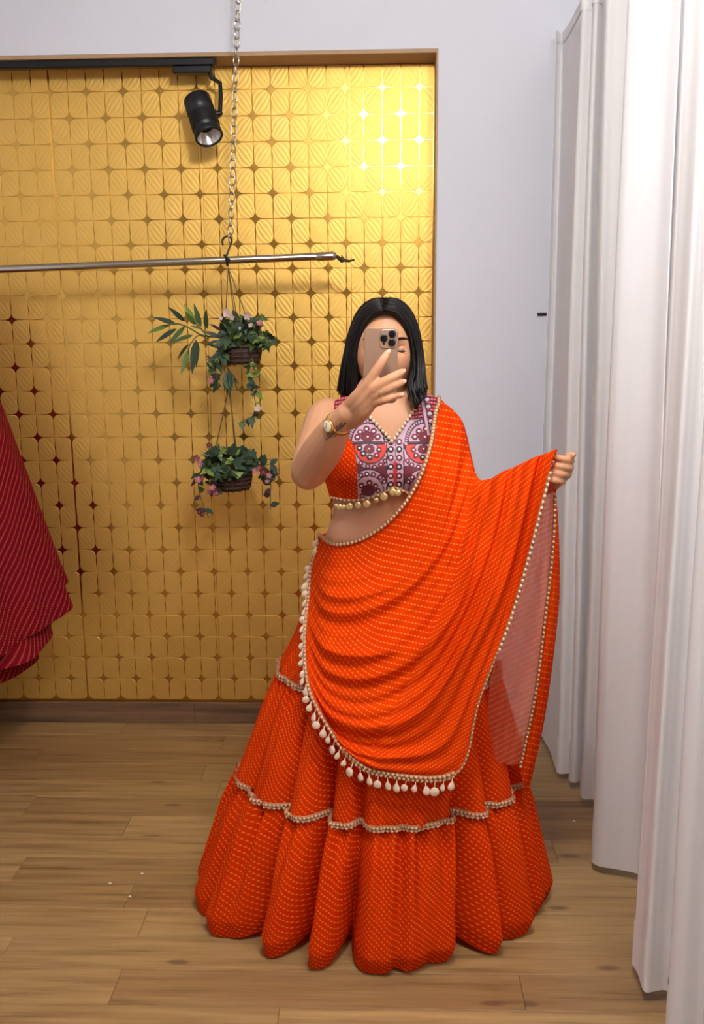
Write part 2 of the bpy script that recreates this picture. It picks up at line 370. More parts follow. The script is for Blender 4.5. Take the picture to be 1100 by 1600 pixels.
for si in range(len(edges)-1):
    a, b = edges[si]+0.0006, edges[si+1]-0.0006
    strip = MB().box((a, YG-0.0012, zb), (b, YG-0.0002, zt-0.013)).obj('wallpaper_strip', MT['foil'], niche, smooth=False)
    V, Fc, UV = [], [], []; n0 = 0
    for i in range(-40, 8):
        cx = s0[0]+(i+0.5)*CW
        if cx+CW/2 < a+0.004 or cx-CW/2 > b-0.004: continue
        for j in range(-32, 5):
            cz = s0[2]+(j+0.5)*CH
            # stars sit where (i+j) even; decide which diagonal is starred
            o = OUT[0 if (i+j) % 2 else 1]
            pts = o*np.array([CW, CH])+np.array([cx, cz])
            if pts[:, 1].max() < zb+0.01 or pts[:, 1].min() > zt-0.02: continue
            pts[:, 0] = np.clip(pts[:, 0], a, b); pts[:, 1] = np.clip(pts[:, 1], zb+0.001, zt-0.014)
            m = len(pts); cen = pts.mean(0); inn = cen+(pts-cen)*0.97
            V += [(x, YG-0.0012, z) for x, z in pts]+[(x, YG-0.0024, z) for x, z in inn]+[(cen[0], YG-0.0028, cen[1])]
            fl = -1 if (i+j) % 2 == 0 else 1
            uvv = [((x-cx)/CW*fl+0.5, (z-cz)/CH+0.5) for x, z in np.vstack([pts, inn, cen[None]])]
            UV += uvv
            for k in range(m):
                l = (k+1) % m
                Fc.append((n0+k, n0+l, n0+m+l, n0+m+k)); Fc.append((n0+m+k, n0+m+l, n0+2*m))
            n0 += 2*m+1
    if not V: continue
    me = bpy.data.meshes.new('raised_pattern'); me.from_pydata(V, [], [f[::-1] for f in Fc]); me.materials.append(MT['emboss'])
    l = me.uv_layers.new(name='UVMap'); vi = np.empty(len(me.loops), np.int32); me.loops.foreach_get('vertex_index', vi)
    l.data.foreach_set('uv', np.array(UV)[vi].reshape(-1)); me.update()
    link('raised_pattern', me, strip, kind='stuff')
# --- floor planks
floor = struct('floor', MB().box((XL, YF, -0.06), (XR, YG, -0.006)), MT['wood'])
PW, PL = 0.12, 0.95; plank_me = {}
def plank_mesh(L, Wd):
    k = (round(L, 3), round(Wd, 3))
    if k not in plank_me: plank_me[k] = MB().box((-L/2+0.0004, -Wd/2+0.0004, -0.006), (L/2-0.0004, Wd/2-0.0004, 0), 0.0007).mesh('plank', MT['wood'], False)
    return plank_me[k]
known = {3.11: P(525-0+0, 1185, 3.11)[0]}
r = 0
y1 = YG-0.017
bounds = [y1]+[3.17-k*PW for k in range(-1, 26)]
for k in range(len(bounds)-1):
    yb, ya = bounds[k], bounds[k+1]; wd = yb-ya
    if wd < 0.02 or ya < 0.0: continue
    off = {1: P(340, 1185, 3.11)[0], 3: P(308, 1238, 2.87)[0], 10: P(206, 1480, 2.04)[0], 12: P(158, 1585, 1.8)[0]}.get(k, XL+((k*0.37) % 1)*PL)
    x = off
    while x > XL: x -= PL
    while x < XR:
        a, b = max(x, XL), min(x+PL, XR)
        if b-a > 0.02: link('plank', plank_mesh(b-a, wd), floor, Matrix.Translation(((a+b)/2, (ya+yb)/2, 0)))
        x += PL
# --- ceiling lamps of the room (out of the frame)
for i, (lx, ly, pw) in enumerate(LIGHTS):
    d = thing('ceiling_lamp', ['globe ceiling lamp in front of the woman', 'globe ceiling lamp nearest the white curtains', 'globe ceiling lamp nearest the left wall'][i], 'ceiling lamp', (lx, ly, CEIL-0.27), 'globe ceiling lamps')
    a = np.linspace(0, 2*np.pi, 32, endpoint=False); ring = lambda r_, z: np.stack([lx+r_*np.cos(a), ly+r_*np.sin(a), np.full(32, z)], 1)
    MB().loft([ring(0.06, CEIL), ring(0.06, CEIL-0.02), ring(0.04, CEIL-0.035)]).obj('ceiling_plate', MT['plastic_white'], d)
    MB().tube([(lx, ly, CEIL-0.03), (lx, ly, CEIL-0.06)], 0.012, 10).obj('neck', MT['plastic_white'], d)
    MB().ball((lx, ly, CEIL-0.06-GLOBE), GLOBE, 24, 16).obj('globe', glow(pw), d)
# --- curtains: pleated cloth hung along the changing corner
def bz(px, py, z=0.035): q = PZ(px, py, z); return (q[0], q[1])
def curtain(name, path, z0, z1, label, sway, n=None, top_w=0.75):
    path = np.array(path); pp = catmull(path, len(path)*14); pp = resample(pp, len(path)*14); xm = np.median(pp[:, 0])
    zs = np.linspace(0, 1, 46); V = np.empty((len(zs), len(pp), 3))
    nz = np.cumsum(rng.normal(0, 1, len(pp))); nz -= np.linspace(nz[0], nz[-1], len(pp)); nz = nz/(abs(nz).max()+1e-9)
    for k, u in enumerate(zs):
        e = 1-(1-top_w)*u
        V[k, :, 0] = xm+(pp[:, 0]-xm)*e+0.004*np.sin(u*5+pp[:, 1]*9)+sway*u
        V[k, :, 1] = pp[:, 1]+0.006*np.sin(u*4+pp[:, 1]*15)
        V[k, :, 2] = z0+(z1-z0)*u+(0.006*np.sin(pp[:, 1]*23) if k == 0 else 0)
    c = thing(name, label, 'curtain', (xm, float(pp[:, 1].mean()), z0), 'white changing room curtains')
    me = grid_mesh('curtain_cloth', V, MT['curtain']); o = link('curtain_cloth', me, c)
    sm = o.modifiers.new('thick', 'SOLIDIFY'); sm.thickness = 0.0016
    # stitched hem band, a doubled layer just proud of the cloth
    k = 3; H = V[:k+1].copy(); H[-1, :, 2] = z0+0.125; f = (H[-1, :, 2]-V[2, :, 2])/(V[3, :, 2]-V[2, :, 2])
    H[-1, :, :2] = V[2, :, :2]+(V[3, :, :2]-V[2, :, :2])*np.clip(f, 0, 1)[:, None]
    dx = np.gradient(pp[:, 0]); dy = np.gradient(pp[:, 1]); nn = np.stack([dy, -dx], 1); nn /= np.linalg.norm(nn, axis=1)[:, None]
    if nn[:, 0].mean() > 0: nn = -nn
    H[:, :, :2] += nn*0.0022
    link('hem_band', grid_mesh('hem_band', H, MT['curtain']), c)
    # heading tape and gathers along the top
    T = V[-2:].copy(); T[0, :, 2] = z1-0.03; T[1, :, 2] = z1+0.004; T[:, :, :2] += nn*0.0022
    link('heading_tape', grid_mesh('heading_tape', T, MT['curtain']), c)
    return c
zc0 = 0.035
far = [bz(834, 1150), bz(842, 1146), bz(850, 1150), bz(866, 1196), bz(872, 1206), bz(890, 1206), bz(888, 1216), bz(896, 1221), bz(912, 1214), bz(906, 1232), bz(910, 1248), bz(930, 1250),
       bz(962, 1262), bz(950, 1300), bz(925, 1335), bz(932, 1347), bz(962, 1353), bz(990, 1360), bz(1010, 1372)]
curtain('curtain', far, zc0, 2.445, 'far white curtain with narrow pleats behind the raised hand', -0.02)
near = [bz(1020, 1400), bz(1000, 1450), bz(990, 1500), bz(994, 1512), bz(1001, 1524), bz(1010, 1546), bz(1024, 1546), bz(1040, 1544), bz(1062, 1552), bz(1064, 1585), bz(1045, 1608), bz(1043, 1625), bz(1060, 1640), bz(1090, 1645), bz(1110, 1665), bz(1085, 1720), bz(1095, 1760), bz(1130, 1790)]
curtain('curtain', near, zc0, 2.445, 'near white curtain with wide pleats at the right edge', -0.012)
xr_ = P(905, 1250, 2.8)[0]+0.04
rail = thing('curtain_rail', 'thin white rail carrying the white curtains', 'curtain rail', (xr_, 2.3, 2.45))
MB().tube([(xr_, YW, 2.462), (xr_, 0.6, 2.462)], 0.010, 10).obj('rail_tube', MT['plastic_white'], rail)
for yy in (3.2, 2.2, 1.2): MB().tube([(xr_, yy, 2.462), (xr_, yy, CEIL)], 0.006, 8, False).obj('ceiling_bracket', MT['plastic_white'], rail)
# small black peg on the white wall
q = P(847, 491, YW-0.006)
peg = thing('wall_peg', 'small black peg on the white wall beside the curtain', 'wall peg', (q[0], YW, q[2]))
MB().box((q[0]-0.016, YW-0.006, q[2]-0.005), (q[0]+0.016, YW-0.0002, q[2]+0.005), 0.0015).obj('plate', MT['black_metal'], peg)
MB().tube([(q[0]-0.008, YW-0.005, q[2]), (q[0]-0.008, YW-0.016, q[2]+0.002)], 0.003, 8).obj('pin', MT['black_metal'], peg)
# ================================================================== track light
YT = 3.33
zr1 = P(300, 91, YT)[2]
rail_l = thing('track_rail', 'black lighting track under the top of the gold niche', 'track rail', (-0.9, YT, zt-0.013))
xe = P(334, 90, YT)[0]
MB().box((XL+0.02, YT-0.017, zt-0.034), (xe, YT+0.017, zt-0.0125), 0.002).obj('rail_profile', MT['black_metal'], rail_l, smooth=False)
MB().box((xe-0.004, YT-0.019, zt-0.036), (xe+0.006, YT+0.019, zt-0.0125), 0.002).obj('end_cap', MT['black_metal'], rail_l, smooth=False)
MB().box((XL+0.02, YT-0.005, zt-0.036), (xe-0.01, YT+0.005, zt-0.0345)).obj('slot', MT['dark_wire'], rail_l, smooth=False)
sp_ = thing('track_spotlight', 'black cylindrical spotlight hanging from the lighting track', 'spotlight', P(320, 190, YT))
b0, b1 = P(269, 90, YT-0.012), P(331, 114, YT-0.012)
MB().box((b0[0], YT-0.018, b1[2]), (b1[0], YT+0.018, zt-0.0365), 0.003).obj('adapter', MT['black_metal'], sp_, smooth=False)
ht, hb = P(308, 156, YT-0.01), P(327, 214, YT-0.075)
ax = (hb-ht); Lh = np.linalg.norm(ax); ax /= Lh
arm = [P(328, 115, YT), P(330, 121, YT), P(344, 130, YT), P(345, 150, YT-0.01), P(344, 177, YT-0.03)]
MB().tube(arm, 0.0075, 8, True).obj('bracket_arm', MT['black_metal'], sp_)
MB().tube([P(344, 177, YT-0.03), P(330, 178, YT-0.035)], 0.009, 10).obj('pivot', MT['black_metal'], sp_)
rh = 0.047
def cyl(prof):
    n = 40; N = np.cross(ax, (0, 0, 1.0)); N /= np.linalg.norm(N); B = np.cross(ax, N); a = np.linspace(0, 2*np.pi, n, endpoint=False)
    return [ht+ax*s+r_*(np.cos(a)[:, None]*N+np.sin(a)[:, None]*B) for s, r_ in prof]
MB().loft(cyl([(-0.004, rh-0.012), (0, rh-0.003), (0.003, rh), (Lh*0.45, rh), (Lh*0.45, rh-0.002)])).obj('head_upper', MT['black_metal'], sp_)
fin = MB()
for k in range(9):
    s = Lh*0.45+0.0055*k; fin.loft(cyl([(s, rh-0.003), (s+0.0005, rh+0.0005), (s+0.003, rh+0.0005), (s+0.0035, rh-0.003)]))
fin.obj('heat_fins', MT['black_metal'], sp_)
MB().loft(cyl([(Lh*0.45, rh-0.004), (Lh, rh-0.003), (Lh, rh-0.006), (Lh*0.6, rh-0.008)]), cap=False).obj('head_lower', MT['black_metal'], sp_)
MB().loft(cyl([(Lh-0.02, rh), (Lh-0.001, rh+0.001), (Lh+0.002, rh-0.001), (Lh+0.002, rh-0.006), (Lh-0.003, rh-0.007)]), cap=False).obj('bezel', MT['black_metal'], sp_)
MB().loft(cyl([(Lh-0.002, rh-0.0065), (Lh-0.03, rh-0.018), (Lh-0.05, 0.012)]), cap=False).obj('reflector', MT['reflector'], sp_)
MB().loft(cyl([(Lh-0.05, 0.014), (Lh-0.044, 0.011), (Lh-0.042, 0.003)])).obj('lamp_chip', MT['lens'], sp_)
# ================================================================== hanging rod, chains, planters
YR = 3.20
ra, rb = P(-430, 438, YR), P(518, 400, YR)
rod = thing('garment_rod', 'steel garment rod hung on chains before the gold wallpaper', 'garment rod', (ra+rb)/2)
MB().tube([ra, rb], 0.0125, 16).obj('tube', MT['chrome'], rod)
MB().tube([P(497, 401, YR), rb+(rb-ra)*0.002], 0.0145, 16).obj('end_collar', MT['chrome'], rod)
MB().tube([rb, P(527, 401, YR), P(535, 406, YR-0.01), P(545, 408, YR), P(553, 406, YR)], [0.005, 0.005, 0.006, 0.004, 0.003], 8).obj('hook_end', MT['dark_wire'], rod)
MB().tube([P(534, 400, YR), P(540, 407, YR), P(534, 410, YR-0.005), P(527, 404, YR)], 0.0025, 6).obj('wire_loop', MT['dark_wire'], rod)
def chain(bottom, top, label):
    c = thing('chain', label, 'chain', bottom, 'chains carrying the garment rod')
    L = 0.033; Wd = 0.0095; tr_ = 0.0022; a = np.linspace(0, 2*np.pi, 15)[:-1]
    path = np.array([(Wd*np.sign(np.cos(x))*abs(np.cos(x))**0.8, 0, L/2*np.sin(x)) for x in a]); lk = MB()
    n = len(path); rings = []
    for i in range(n):
        T = path[(i+1) % n]-path[i-1]; T /= np.linalg.norm(T); N = np.cross(T, (0, 1, 0)); bb_ = np.linspace(0, 2*np.pi, 5, endpoint=False)
        rings.append(path[i]+tr_*(np.cos(bb_)[:, None]*N+np.sin(bb_)[:, None]*np.array([0, 1, 0])))
    rings.append(rings[0]); lk.loft(rings, cap=False); me = lk.mesh('link', MT['chrome'])
    d = np.array(top)-bottom; n = int(np.linalg.norm(d)/(L-0.0075))
    for i in range(n+1):
        p = bottom+d*(i/n)
        m = frame(p, d, (1, 0, 0) if i % 2 else (0.35, 1, 0)); m = m @ Matrix.Rotation(random.uniform(-0.35, 0.35), 4, 'Z')
        link('link', me, c, m)
    return c
def extend(p, q, z): return p+(q-p)*((z-p[2])/(q[2]-p[2]))
ch0, ch1 = P(360, 372, YR), P(372, 0, YR-0.03)
chain(ch0, extend(ch0, ch1, CEIL), 'steel link chain above the two hanging planters')
c2 = P(-330, 400, YR); chain(c2+np.array([0, 0, 0.02]), np.array([c2[0], YR, CEIL]), 'steel link chain at the far left of the garment rod')
MB().tube([c2+np.array([0, 0, -0.03]), c2+np.array([0.0, -0.02, 0]), c2+np.array([0, 0, 0.02])], 0.004, 8).obj('chain_loop', MT['dark_wire'], rod)
sh = thing('s_hook', 'dark S hook joining the chain to the garment rod', 'hook', P(355, 390, YR))
RC0 = ra+(rb-ra)*((P(355, 400, YR)[0]-ra[0])/(rb[0]-ra[0]))
MB().tube(catmull([P(348, 382, YR), P(348, 374, YR), P(355, 369, YR), P(362, 374, YR), P(360, 384, YR-0.01), RC0+np.array([0, -0.0175, 0.012]), RC0+np.array([0, -0.018, 0]), RC0+np.array([0, -0.0125, -0.0125]), RC0+np.array([0, 0, -0.018]), RC0+np.array([0, 0.0125, -0.0125]), RC0+np.array([0, 0.018, 0])], 44), 0.0035, 8).obj('hook_wire', MT['dark_wire'], sh)
MB().tube(catmull([RC0+np.array([-0.006, -0.021, 0.014]), RC0+np.array([0.004, -0.022, 0.005]), RC0+np.array([0.010, -0.022, -0.002]), RC0+np.array([0.002, -0.021, -0.008])], 20), 0.0038, 8).obj('tie_knot', MT['black_metal'], sh)
# leaf meshes: local x = along the leaf, z = up face
def leaf_mesh(name, outline, mat, curl=0.12, fold=0.18, thick=0.0):
    """outline half widths [(x, w)], mid rib folded"""
    o = np.array(outline); n = len(o); V = []
    for x, w_ in o: z = -curl*x*x; V += [(x, w_, z+fold*w_), (x, 0, z), (x, -w_, z+fold*w_)]
    Fc = []
    for i in range(n-1):
        for k in (0, 1): Fc.append((3*i+k, 3*i+k+1, 3*i+4+k, 3*i+3+k))
    me = bpy.data.meshes.new(name); me.from_pydata(V, [], Fc); me.materials.append(mat)
    me.polygons.foreach_set('use_smooth', [True]*len(me.polygons)); me.update(); return me
LONG = [(0, 0.005), (0.12, 0.065), (0.3, 0.112), (0.55, 0.105), (0.8, 0.06), (1, 0.002)]
OVAL = [(0, 0.01), (0.15, 0.18), (0.38, 0.3), (0.62, 0.27), (0.85, 0.13), (1, 0.005)]
IVY = [(0, 0.05), (0.05, 0.30), (0.14, 0.42), (0.26, 0.26), (0.42, 0.36), (0.52, 0.2), (0.78, 0.1), (1, 0.005)]
GRASS = [(0, 0.012), (0.3, 0.03), (0.7, 0.025), (1, 0.001)]
LM = {}
for k, o in (('long', LONG), ('oval', OVAL), ('ivy', IVY), ('grass', GRASS)):
    for mname in ('leaf_dark', 'leaf_mid', 'leaf_light', 'leaf_blue', 'leaf_plum', 'leaf_bamboo'):
        LM[k, mname] = leaf_mesh('leaf', o, MT[mname], {'long': 0.1, 'grass': 0.35}.get(k, 0.15))
def flower_mesh(mat):
    mb = MB()
    for k in range(5):
        a = 2*math.pi*k/5; ca, sa = math.cos(a), math.sin(a)
        pts = [(0.02, 0, 0), (0.25, 0.2, 0.12), (0.5, 0.16, 0.16), (0.55, 0, 0.12), (0.5, -0.16, 0.16), (0.25, -0.2, 0.12), (0.3, 0, 0.06)]
        v = [(x*ca-y*sa, x*sa+y*ca, z) for x, y, z in pts]
        mb.add(v, [(0, 1, 6), (1, 2, 6), (2, 3, 6), (3, 4, 6), (4, 5, 6), (5, 0, 6)])
    mb.ball((0, 0, 0.06), 0.09, 6, 4)
    me = mb.mesh('flower', mat); me.materials.append(MT['flower_eye'])
    for p in me.polygons[30:]: p.material_index = 1
    return me
FM = {k: flower_mesh(MT[k]) for k in ('petal_pink', 'petal_pale', 'petal_rose')}
def Z3(zx, zy): return 220+zx*0.225, 460+zy*0.225
def put_leaf(parent, me, p, q, tilt=None, scale=None):
    p = np.array(p); q = np.array(q); d = q-p; L = np.linalg.norm(d)
    nrm = np.array(tilt if tilt is not None else (rng.normal(0, 0.5), -1.0, rng.normal(0.5, 0.5)))
    x = Vector(d/L); z = Vector(nrm); z = (z-x*z.dot(x)).normalized(); y = z.cross(x)
    m = Matrix((x, y, z)).transposed().to_4x4() @ Matrix.Diagonal((L, L, L, 1)); m.translation = Vector(p)
    return link('leaf', me, parent, m)
def put_flower(parent, me, p, size):
    m = frame(p, (rng.normal(0, 0.4), -1, rng.normal(0.3, 0.4)), (1, 0, 0.2), size); return link('flower', me, parent, m)
def basket(parent, cpx, top, bot, wpx, tilt=0.0):
    c0, c1 = P(cpx, top, YR), P(cpx-2, bot, YR); rt = abs(P(cpx+wpx/2, top, YR)[0]-c0[0]); n = 26; a = np.linspace(0, 2*np.pi, n, endpoint=False)
    H = c0[2]-c1[2]
    ring = lambda r_, z: np.stack([c0[0]+r_*np.cos(a), YR+r_*np.sin(a), c0[2]-z*H+tilt*np.cos(a)*rt], 1)
    b = MB().loft([ring(rt*0.95, 0.02), ring(rt*0.93, 0.35), ring(rt*0.85, 0.8), ring(rt*0.74, 1.0), ring(rt*0.3, 1.0)], cap=True).obj('basket', MT['wicker'], parent)
    for zz in (0.0, 0.3, 0.55, 0.8):
        rr = np.interp(zz, [0, 0.35, 0.8, 1], [0.97, 0.94, 0.86, 0.75])*rt
        p_ = ring(rr, zz); MB().tube(np.vstack([p_, p_[:2]]), 0.004 if zz else 0.006, 6, False).obj('woven_band', MT['wicker'], b)
    for k in range(0, n, 2):
        pp = [ring(np.interp(zz, [0, 0.35, 0.8, 1], [0.98, 0.95, 0.87, 0.76])*rt, zz)[k] for zz in (0, 0.35, 0.8, 1.0)]
        MB().tube(pp, 0.0035, 5).obj('stake', MT['wicker'], b)
    # filling of moss just under the rim
    MB().loft([ring(rt*0.9, 0.12), ring(rt*0.5, 0.02), ring(rt*0.1, -0.05)]).obj('moss', MT['leaf_dark'], parent)
    return c0, rt, H
# upper planter
up = thing('hanging_planter', 'upper hanging basket with bamboo leaves and ivy, tied to the garment rod', 'hanging planter', P(378, 570, YR))
c0, rt, H = basket(up, 378, 541, 569, 62, 0.02)
rodc = lambda px: ra+(rb-ra)*((P(px, 400, YR)[0]-ra[0])/(rb[0]-ra[0]))
RC = rodc(355); knot_ = RC+np.array([0.002, 0, -0.024])
for q in (P(350, 541, YR), P(402, 541, YR), P(378, 541, YR-0.06), P(372, 541, YR+0.06)): MB().tube([knot_, q], 0.0018, 5).obj('hanging_cord', MT['cord'], up)
stemp = [P(*Z3(560, 300), YR-0.02), P(*Z3(430, 285), YR-0.05), P(*Z3(340, 235), YR-0.06), P(*Z3(265, 205), YR-0.07), P(*Z3(215, 205), YR-0.08)]
MB().tube(catmull(stemp, 14), 0.0028, 6).obj('stem', MT['stem'], up)
MB().tube(catmull([P(*Z3(470, 310), YR-0.04), P(*Z3(400, 285), YR-0.06), P(*Z3(345, 345), YR-0.07), P(*Z3(330, 390), YR-0.07)], 10), 0.0022, 6).obj('stem', MT['stem'], up)
MB().tube(catmull([P(*Z3(470, 300), YR-0.03), P(*Z3(410, 230), YR-0.05), P(*Z3(370, 190), YR-0.06)], 8), 0.0022, 6).obj('stem', MT['stem'], up)
for (b_, tp, k) in [((250, 210), (92, 152), 'leaf_dark'), ((305, 188), (195, 88), 'leaf_dark'), ((205, 212), (42, 262), 'leaf_bamboo'), ((250, 238), (98, 326), 'leaf_dark'), ((308, 222), (186, 346), 'leaf_mid'),
                    ((362, 283), (212, 326), 'leaf_mid'), ((390, 212), (298, 66), 'leaf_light'), ((418, 228), (368, 66), 'leaf_mid'), ((455, 240), (448, 112), 'leaf_mid'), ((378, 210), (308, 122), 'leaf_bamboo'),
                    ((332, 345), (246, 448), 'leaf_dark'), ((335, 385), (275, 552), 'leaf_bamboo'), ((385, 315), (348, 548), 'leaf_dark'), ((396, 330), (378, 500), 'leaf_dark'), ((560, 252), (483, 203), 'leaf_plum'),
                    ((560, 300), (430, 250), 'leaf_dark'), ((540, 320), (450, 345), 'leaf_dark'), ((545, 370), (455, 340), 'leaf_dark'), ((430, 240), (345, 215), 'leaf_mid')]:
    put_leaf(up, LM['long', k], P(*Z3(*b_), YR-0.05), P(*Z3(*tp), YR-0.08+rng.normal(0, 0.02)), (rng.normal(0, 0.3), -1, 0.5))
GM = ['leaf_dark', 'leaf_mid', 'leaf_blue', 'leaf_light', 'leaf_dark', 'leaf_blue', 'leaf_mid']
def scatter(parent, n, cx, cy, rx, ry, kinds, size, Y0=YR, spread=0.09, mats=GM):
    for i in range(n):
        a = rng.uniform(0, 2*np.pi); r_ = math.sqrt(rng.uniform(0, 1)); zx, zy = cx+rx*r_*math.cos(a), cy+ry*r_*math.sin(a)
        p = P(*Z3(zx, zy), Y0+rng.uniform(-spread, spread*0.5)); d = np.array([math.cos(a)*0.8+rng.normal(0, 0.6), rng.normal(-0.5, 0.5), -math.sin(a)*0.4+rng.normal(0, 0.6)]); d /= np.linalg.norm(d)
        L = size*rng.uniform(0.7, 1.3); put_leaf(parent, LM[random.choice(kinds), random.choice(mats)], p-d*L*0.4, p+d*L*0.6)
def trail(parent, pts, n, kinds, size, mats=GM, Y=YR-0.06):
    c = catmull([P(*Z3(x, y), Y) for x, y in pts], 20); MB().tube(c, 0.0016, 5).obj('stem', MT['stem'], parent)
    for i in range(n):
        p = c[int(rng.uniform(0.15, 1)*19)]; a = rng.uniform(0, 2*np.pi); d = np.array([math.cos(a), rng.normal(-0.3, 0.3), math.sin(a)*0.7-0.45]); d /= np.linalg.norm(d)
        put_leaf(parent, LM[random.choice(kinds), random.choice(mats)], p, p+d*size*rng.uniform(0.7, 1.25))
scatter(up, 120, 690, 250, 140, 100, ['ivy', 'ivy', 'oval'], 0.040)
scatter(up, 34, 690, 335, 155, 50, ['ivy'], 0.038, YR-0.06, 0.03)
trail(up, [(800, 260), (860, 290), (960, 318)], 7, ['ivy'], 0.032, ['leaf_light', 'leaf_mid', 'leaf_dark'])
trail(up, [(830, 240), (865, 310), (880, 370)], 6, ['ivy'], 0.03)
trail(up, [(780, 220), (810, 170), (830, 150)], 5, ['ivy'], 0.03)
trail(up, [(590, 380), (545, 430), (520, 520), (545, 660)], 16, ['ivy', 'oval'], 0.04, ['leaf_dark', 'leaf_blue', 'leaf_mid'])
trail(up, [(570, 400), (490, 440), (475, 470)], 5, ['oval'], 0.03, ['leaf_plum', 'leaf_light'])
trail(up, [(760, 450), (740, 540), (770, 610), (820, 690)], 14, ['ivy', 'oval'], 0.03)
trail(up, [(770, 440), (810, 520), (830, 560)], 6, ['ivy'], 0.028, ['leaf_light', 'leaf_mid'])
trail(up, [(770, 620), (790, 720), (800, 800), (780, 850)], 5, ['oval'], 0.02, ['leaf_light'])
trail(up, [(800, 780), (770, 850), (690, 890)], 6, ['ivy'], 0.032, ['leaf_dark', 'leaf_mid'])
for i in range(20):
    a0 = (rng.uniform(560, 640), rng.uniform(500, 600)); a1 = (a0[0]+rng.normal(25, 35), a0[1]+rng.uniform(60, 150)); put_leaf(up, LM['grass' if i % 2 else 'long', random.choice(['leaf_mid', 'leaf_dark', 'leaf_blue'])], P(*Z3(*a0), YR-0.05), P(*Z3(*a1), YR-0.06))
for (x, y), k, s in [((600, 130), 'petal_pale', 0.034), ((635, 160), 'petal_pale', 0.022), ((740, 150), 'petal_pale', 0.03), ((765, 215), 'petal_pale', 0.022), ((825, 200), 'petal_pink', 0.024), ((690, 235), 'petal_pale', 0.014), ((490, 600), 'petal_pink', 0.026), ((815, 795), 'petal_pale', 0.03), ((555, 165), 'petal_pale', 0.018)]:
    put_flower(up, FM[k], P(*Z3(x, y), YR-0.09), s*0.85)
# lower planter
lo_ = thing('hanging_planter', 'lower hanging basket with pink flowers, hung beneath the other basket', 'hanging planter', P(363, 766, YR))
basket(lo_, 364, 739, 765, 60, 0.02)
kn = P(357, 575, YR)
MB().tube([kn, P(355, 618, YR), P(337, 700, YR-0.02), P(336, 739, YR-0.02)], 0.0022, 5).obj('hanging_cord', MT['cord'], lo_)
MB().tube([kn, P(359, 618, YR), P(369, 700, YR-0.03), P(372, 739, YR-0.06)], 0.0026, 5).obj('hanging_cord', MT['cord'], lo_)
MB().tube([kn, P(360, 618, YR), P(367, 700, YR), P(385, 739, YR+0.04)], 0.0022, 5).obj('hanging_cord', MT['cord'], lo_)
scatter(lo_, 130, 615, 1165, 190, 95, ['ivy', 'oval', 'ivy'], 0.042)
scatter(lo_, 26, 560, 1245, 130, 42, ['ivy'], 0.038, YR-0.07, 0.03)
for i in range(16):
    a = rng.uniform(0.2, 3.0); put_leaf(lo_, LM['grass', 'leaf_blue'], P(*Z3(500, 1130), YR-0.08), P(*Z3(500+85*math.cos(a), 1130-70*math.sin(a)), YR-0.1))
trail(lo_, [(480, 1180), (410, 1240), (400, 1340), (430, 1450), (470, 1550)], 10, ['oval'], 0.036, ['leaf_dark', 'leaf_plum', 'leaf_blue', 'leaf_mid'])
trail(lo_, [(520, 1240), (480, 1330), (540, 1390)], 6, ['oval'], 0.034, ['leaf_plum', 'leaf_dark'])
trail(lo_, [(740, 1200), (850, 1190), (900, 1260), (900, 1380), (900, 1490)], 12, ['oval'], 0.036, ['leaf_dark', 'leaf_plum', 'leaf_dark', 'leaf_mid'])
trail(lo_, [(800, 1200), (900, 1180), (940, 1200)], 4, ['oval'], 0.042, ['leaf_dark', 'leaf_blue'])
trail(lo_, [(850, 1220), (930, 1250), (975, 1290)], 4, ['oval'], 0.04, ['leaf_dark', 'leaf_blue'])
for (x, y), k, s in [((470, 1045), 'petal_rose', 0.024), ((385, 1140), 'petal_rose', 0.03), ((410, 1180), 'petal_pink', 0.026), ((400, 1290), 'petal_pink', 0.032), ((430, 1275), 'petal_rose', 0.026), ((500, 1345), 'petal_pink', 0.03), ((480, 1370), 'petal_rose', 0.026), ((525, 1385), 'petal_rose', 0.03),
                     ((790, 1225), 'petal_pink', 0.026), ((850, 1230), 'petal_rose', 0.032), ((890, 1260), 'petal_pink', 0.026), ((880, 1300), 'petal_pink', 0.022), ((410, 1510), 'petal_rose', 0.032), ((430, 1525), 'petal_rose', 0.026), ((825, 1205), 'petal_rose', 0.024)]:
    put_flower(lo_, FM[k], P(*Z3(x, y), YR-0.10), s*0.8)
# ================================================================== crimson skirt on the rod
YD = 3.06
top = P(-150, 432, YR); cxr = top[0]
red = thing('hanging_skirt', 'crimson dotted layered skirt hanging at the left edge', 'skirt', (cxr, YD, P(0, 1050, YD)[2]))
def red_layer(name, outl, Yc, depth, nple, amp, seed, z_hem_dip, skew):
    """outl px (x,y) right outline; cone with pleats"""
    pts = np.array([P(x, y, Yc) for x, y in outl]); n = 260; th = np.linspace(0, 2*np.pi, n, endpoint=False); rows = 60
    zs = np.linspace(pts[0, 2], pts[-1, 2], rows); rad = herm(zs, pts[:, 2], pts[:, 0]-cxr); V = np.empty((rows, n, 3)); UV = np.empty((rows, n, 2))
    r_ = np.random.default_rng(seed); ph = r_.uniform(0, 6.28, 4)
    for i, z in enumerate(zs):
        u = i/(rows-1); pl = amp*u*(np.sin(nple*th+ph[0])+0.5*np.sin((nple*2-3)*th+ph[1])+0.4*np.sin(3*th+ph[2])); R = rad[i]*(1+pl-amp*u*1.1)
        x = R*np.cos(th); y = -R*np.sin(th)
        y = np.where(y > 0, y*min(1, 0.30/max(rad[i], 0.01)), y*depth)
        V[i] = np.stack([cxr+x, Yc+y, z+0*th+u*u*(z_hem_dip*np.sin(th*1.0)+skew*np.cos(th))], 1)
        UV[i, :, 0] = th*0.35*0.7-z*0.7; UV[i, :, 1] = th*0.35*0.7+z*0.7
    return link(name, grid_mesh(name, V, MT['crimson'], True, UV), red)
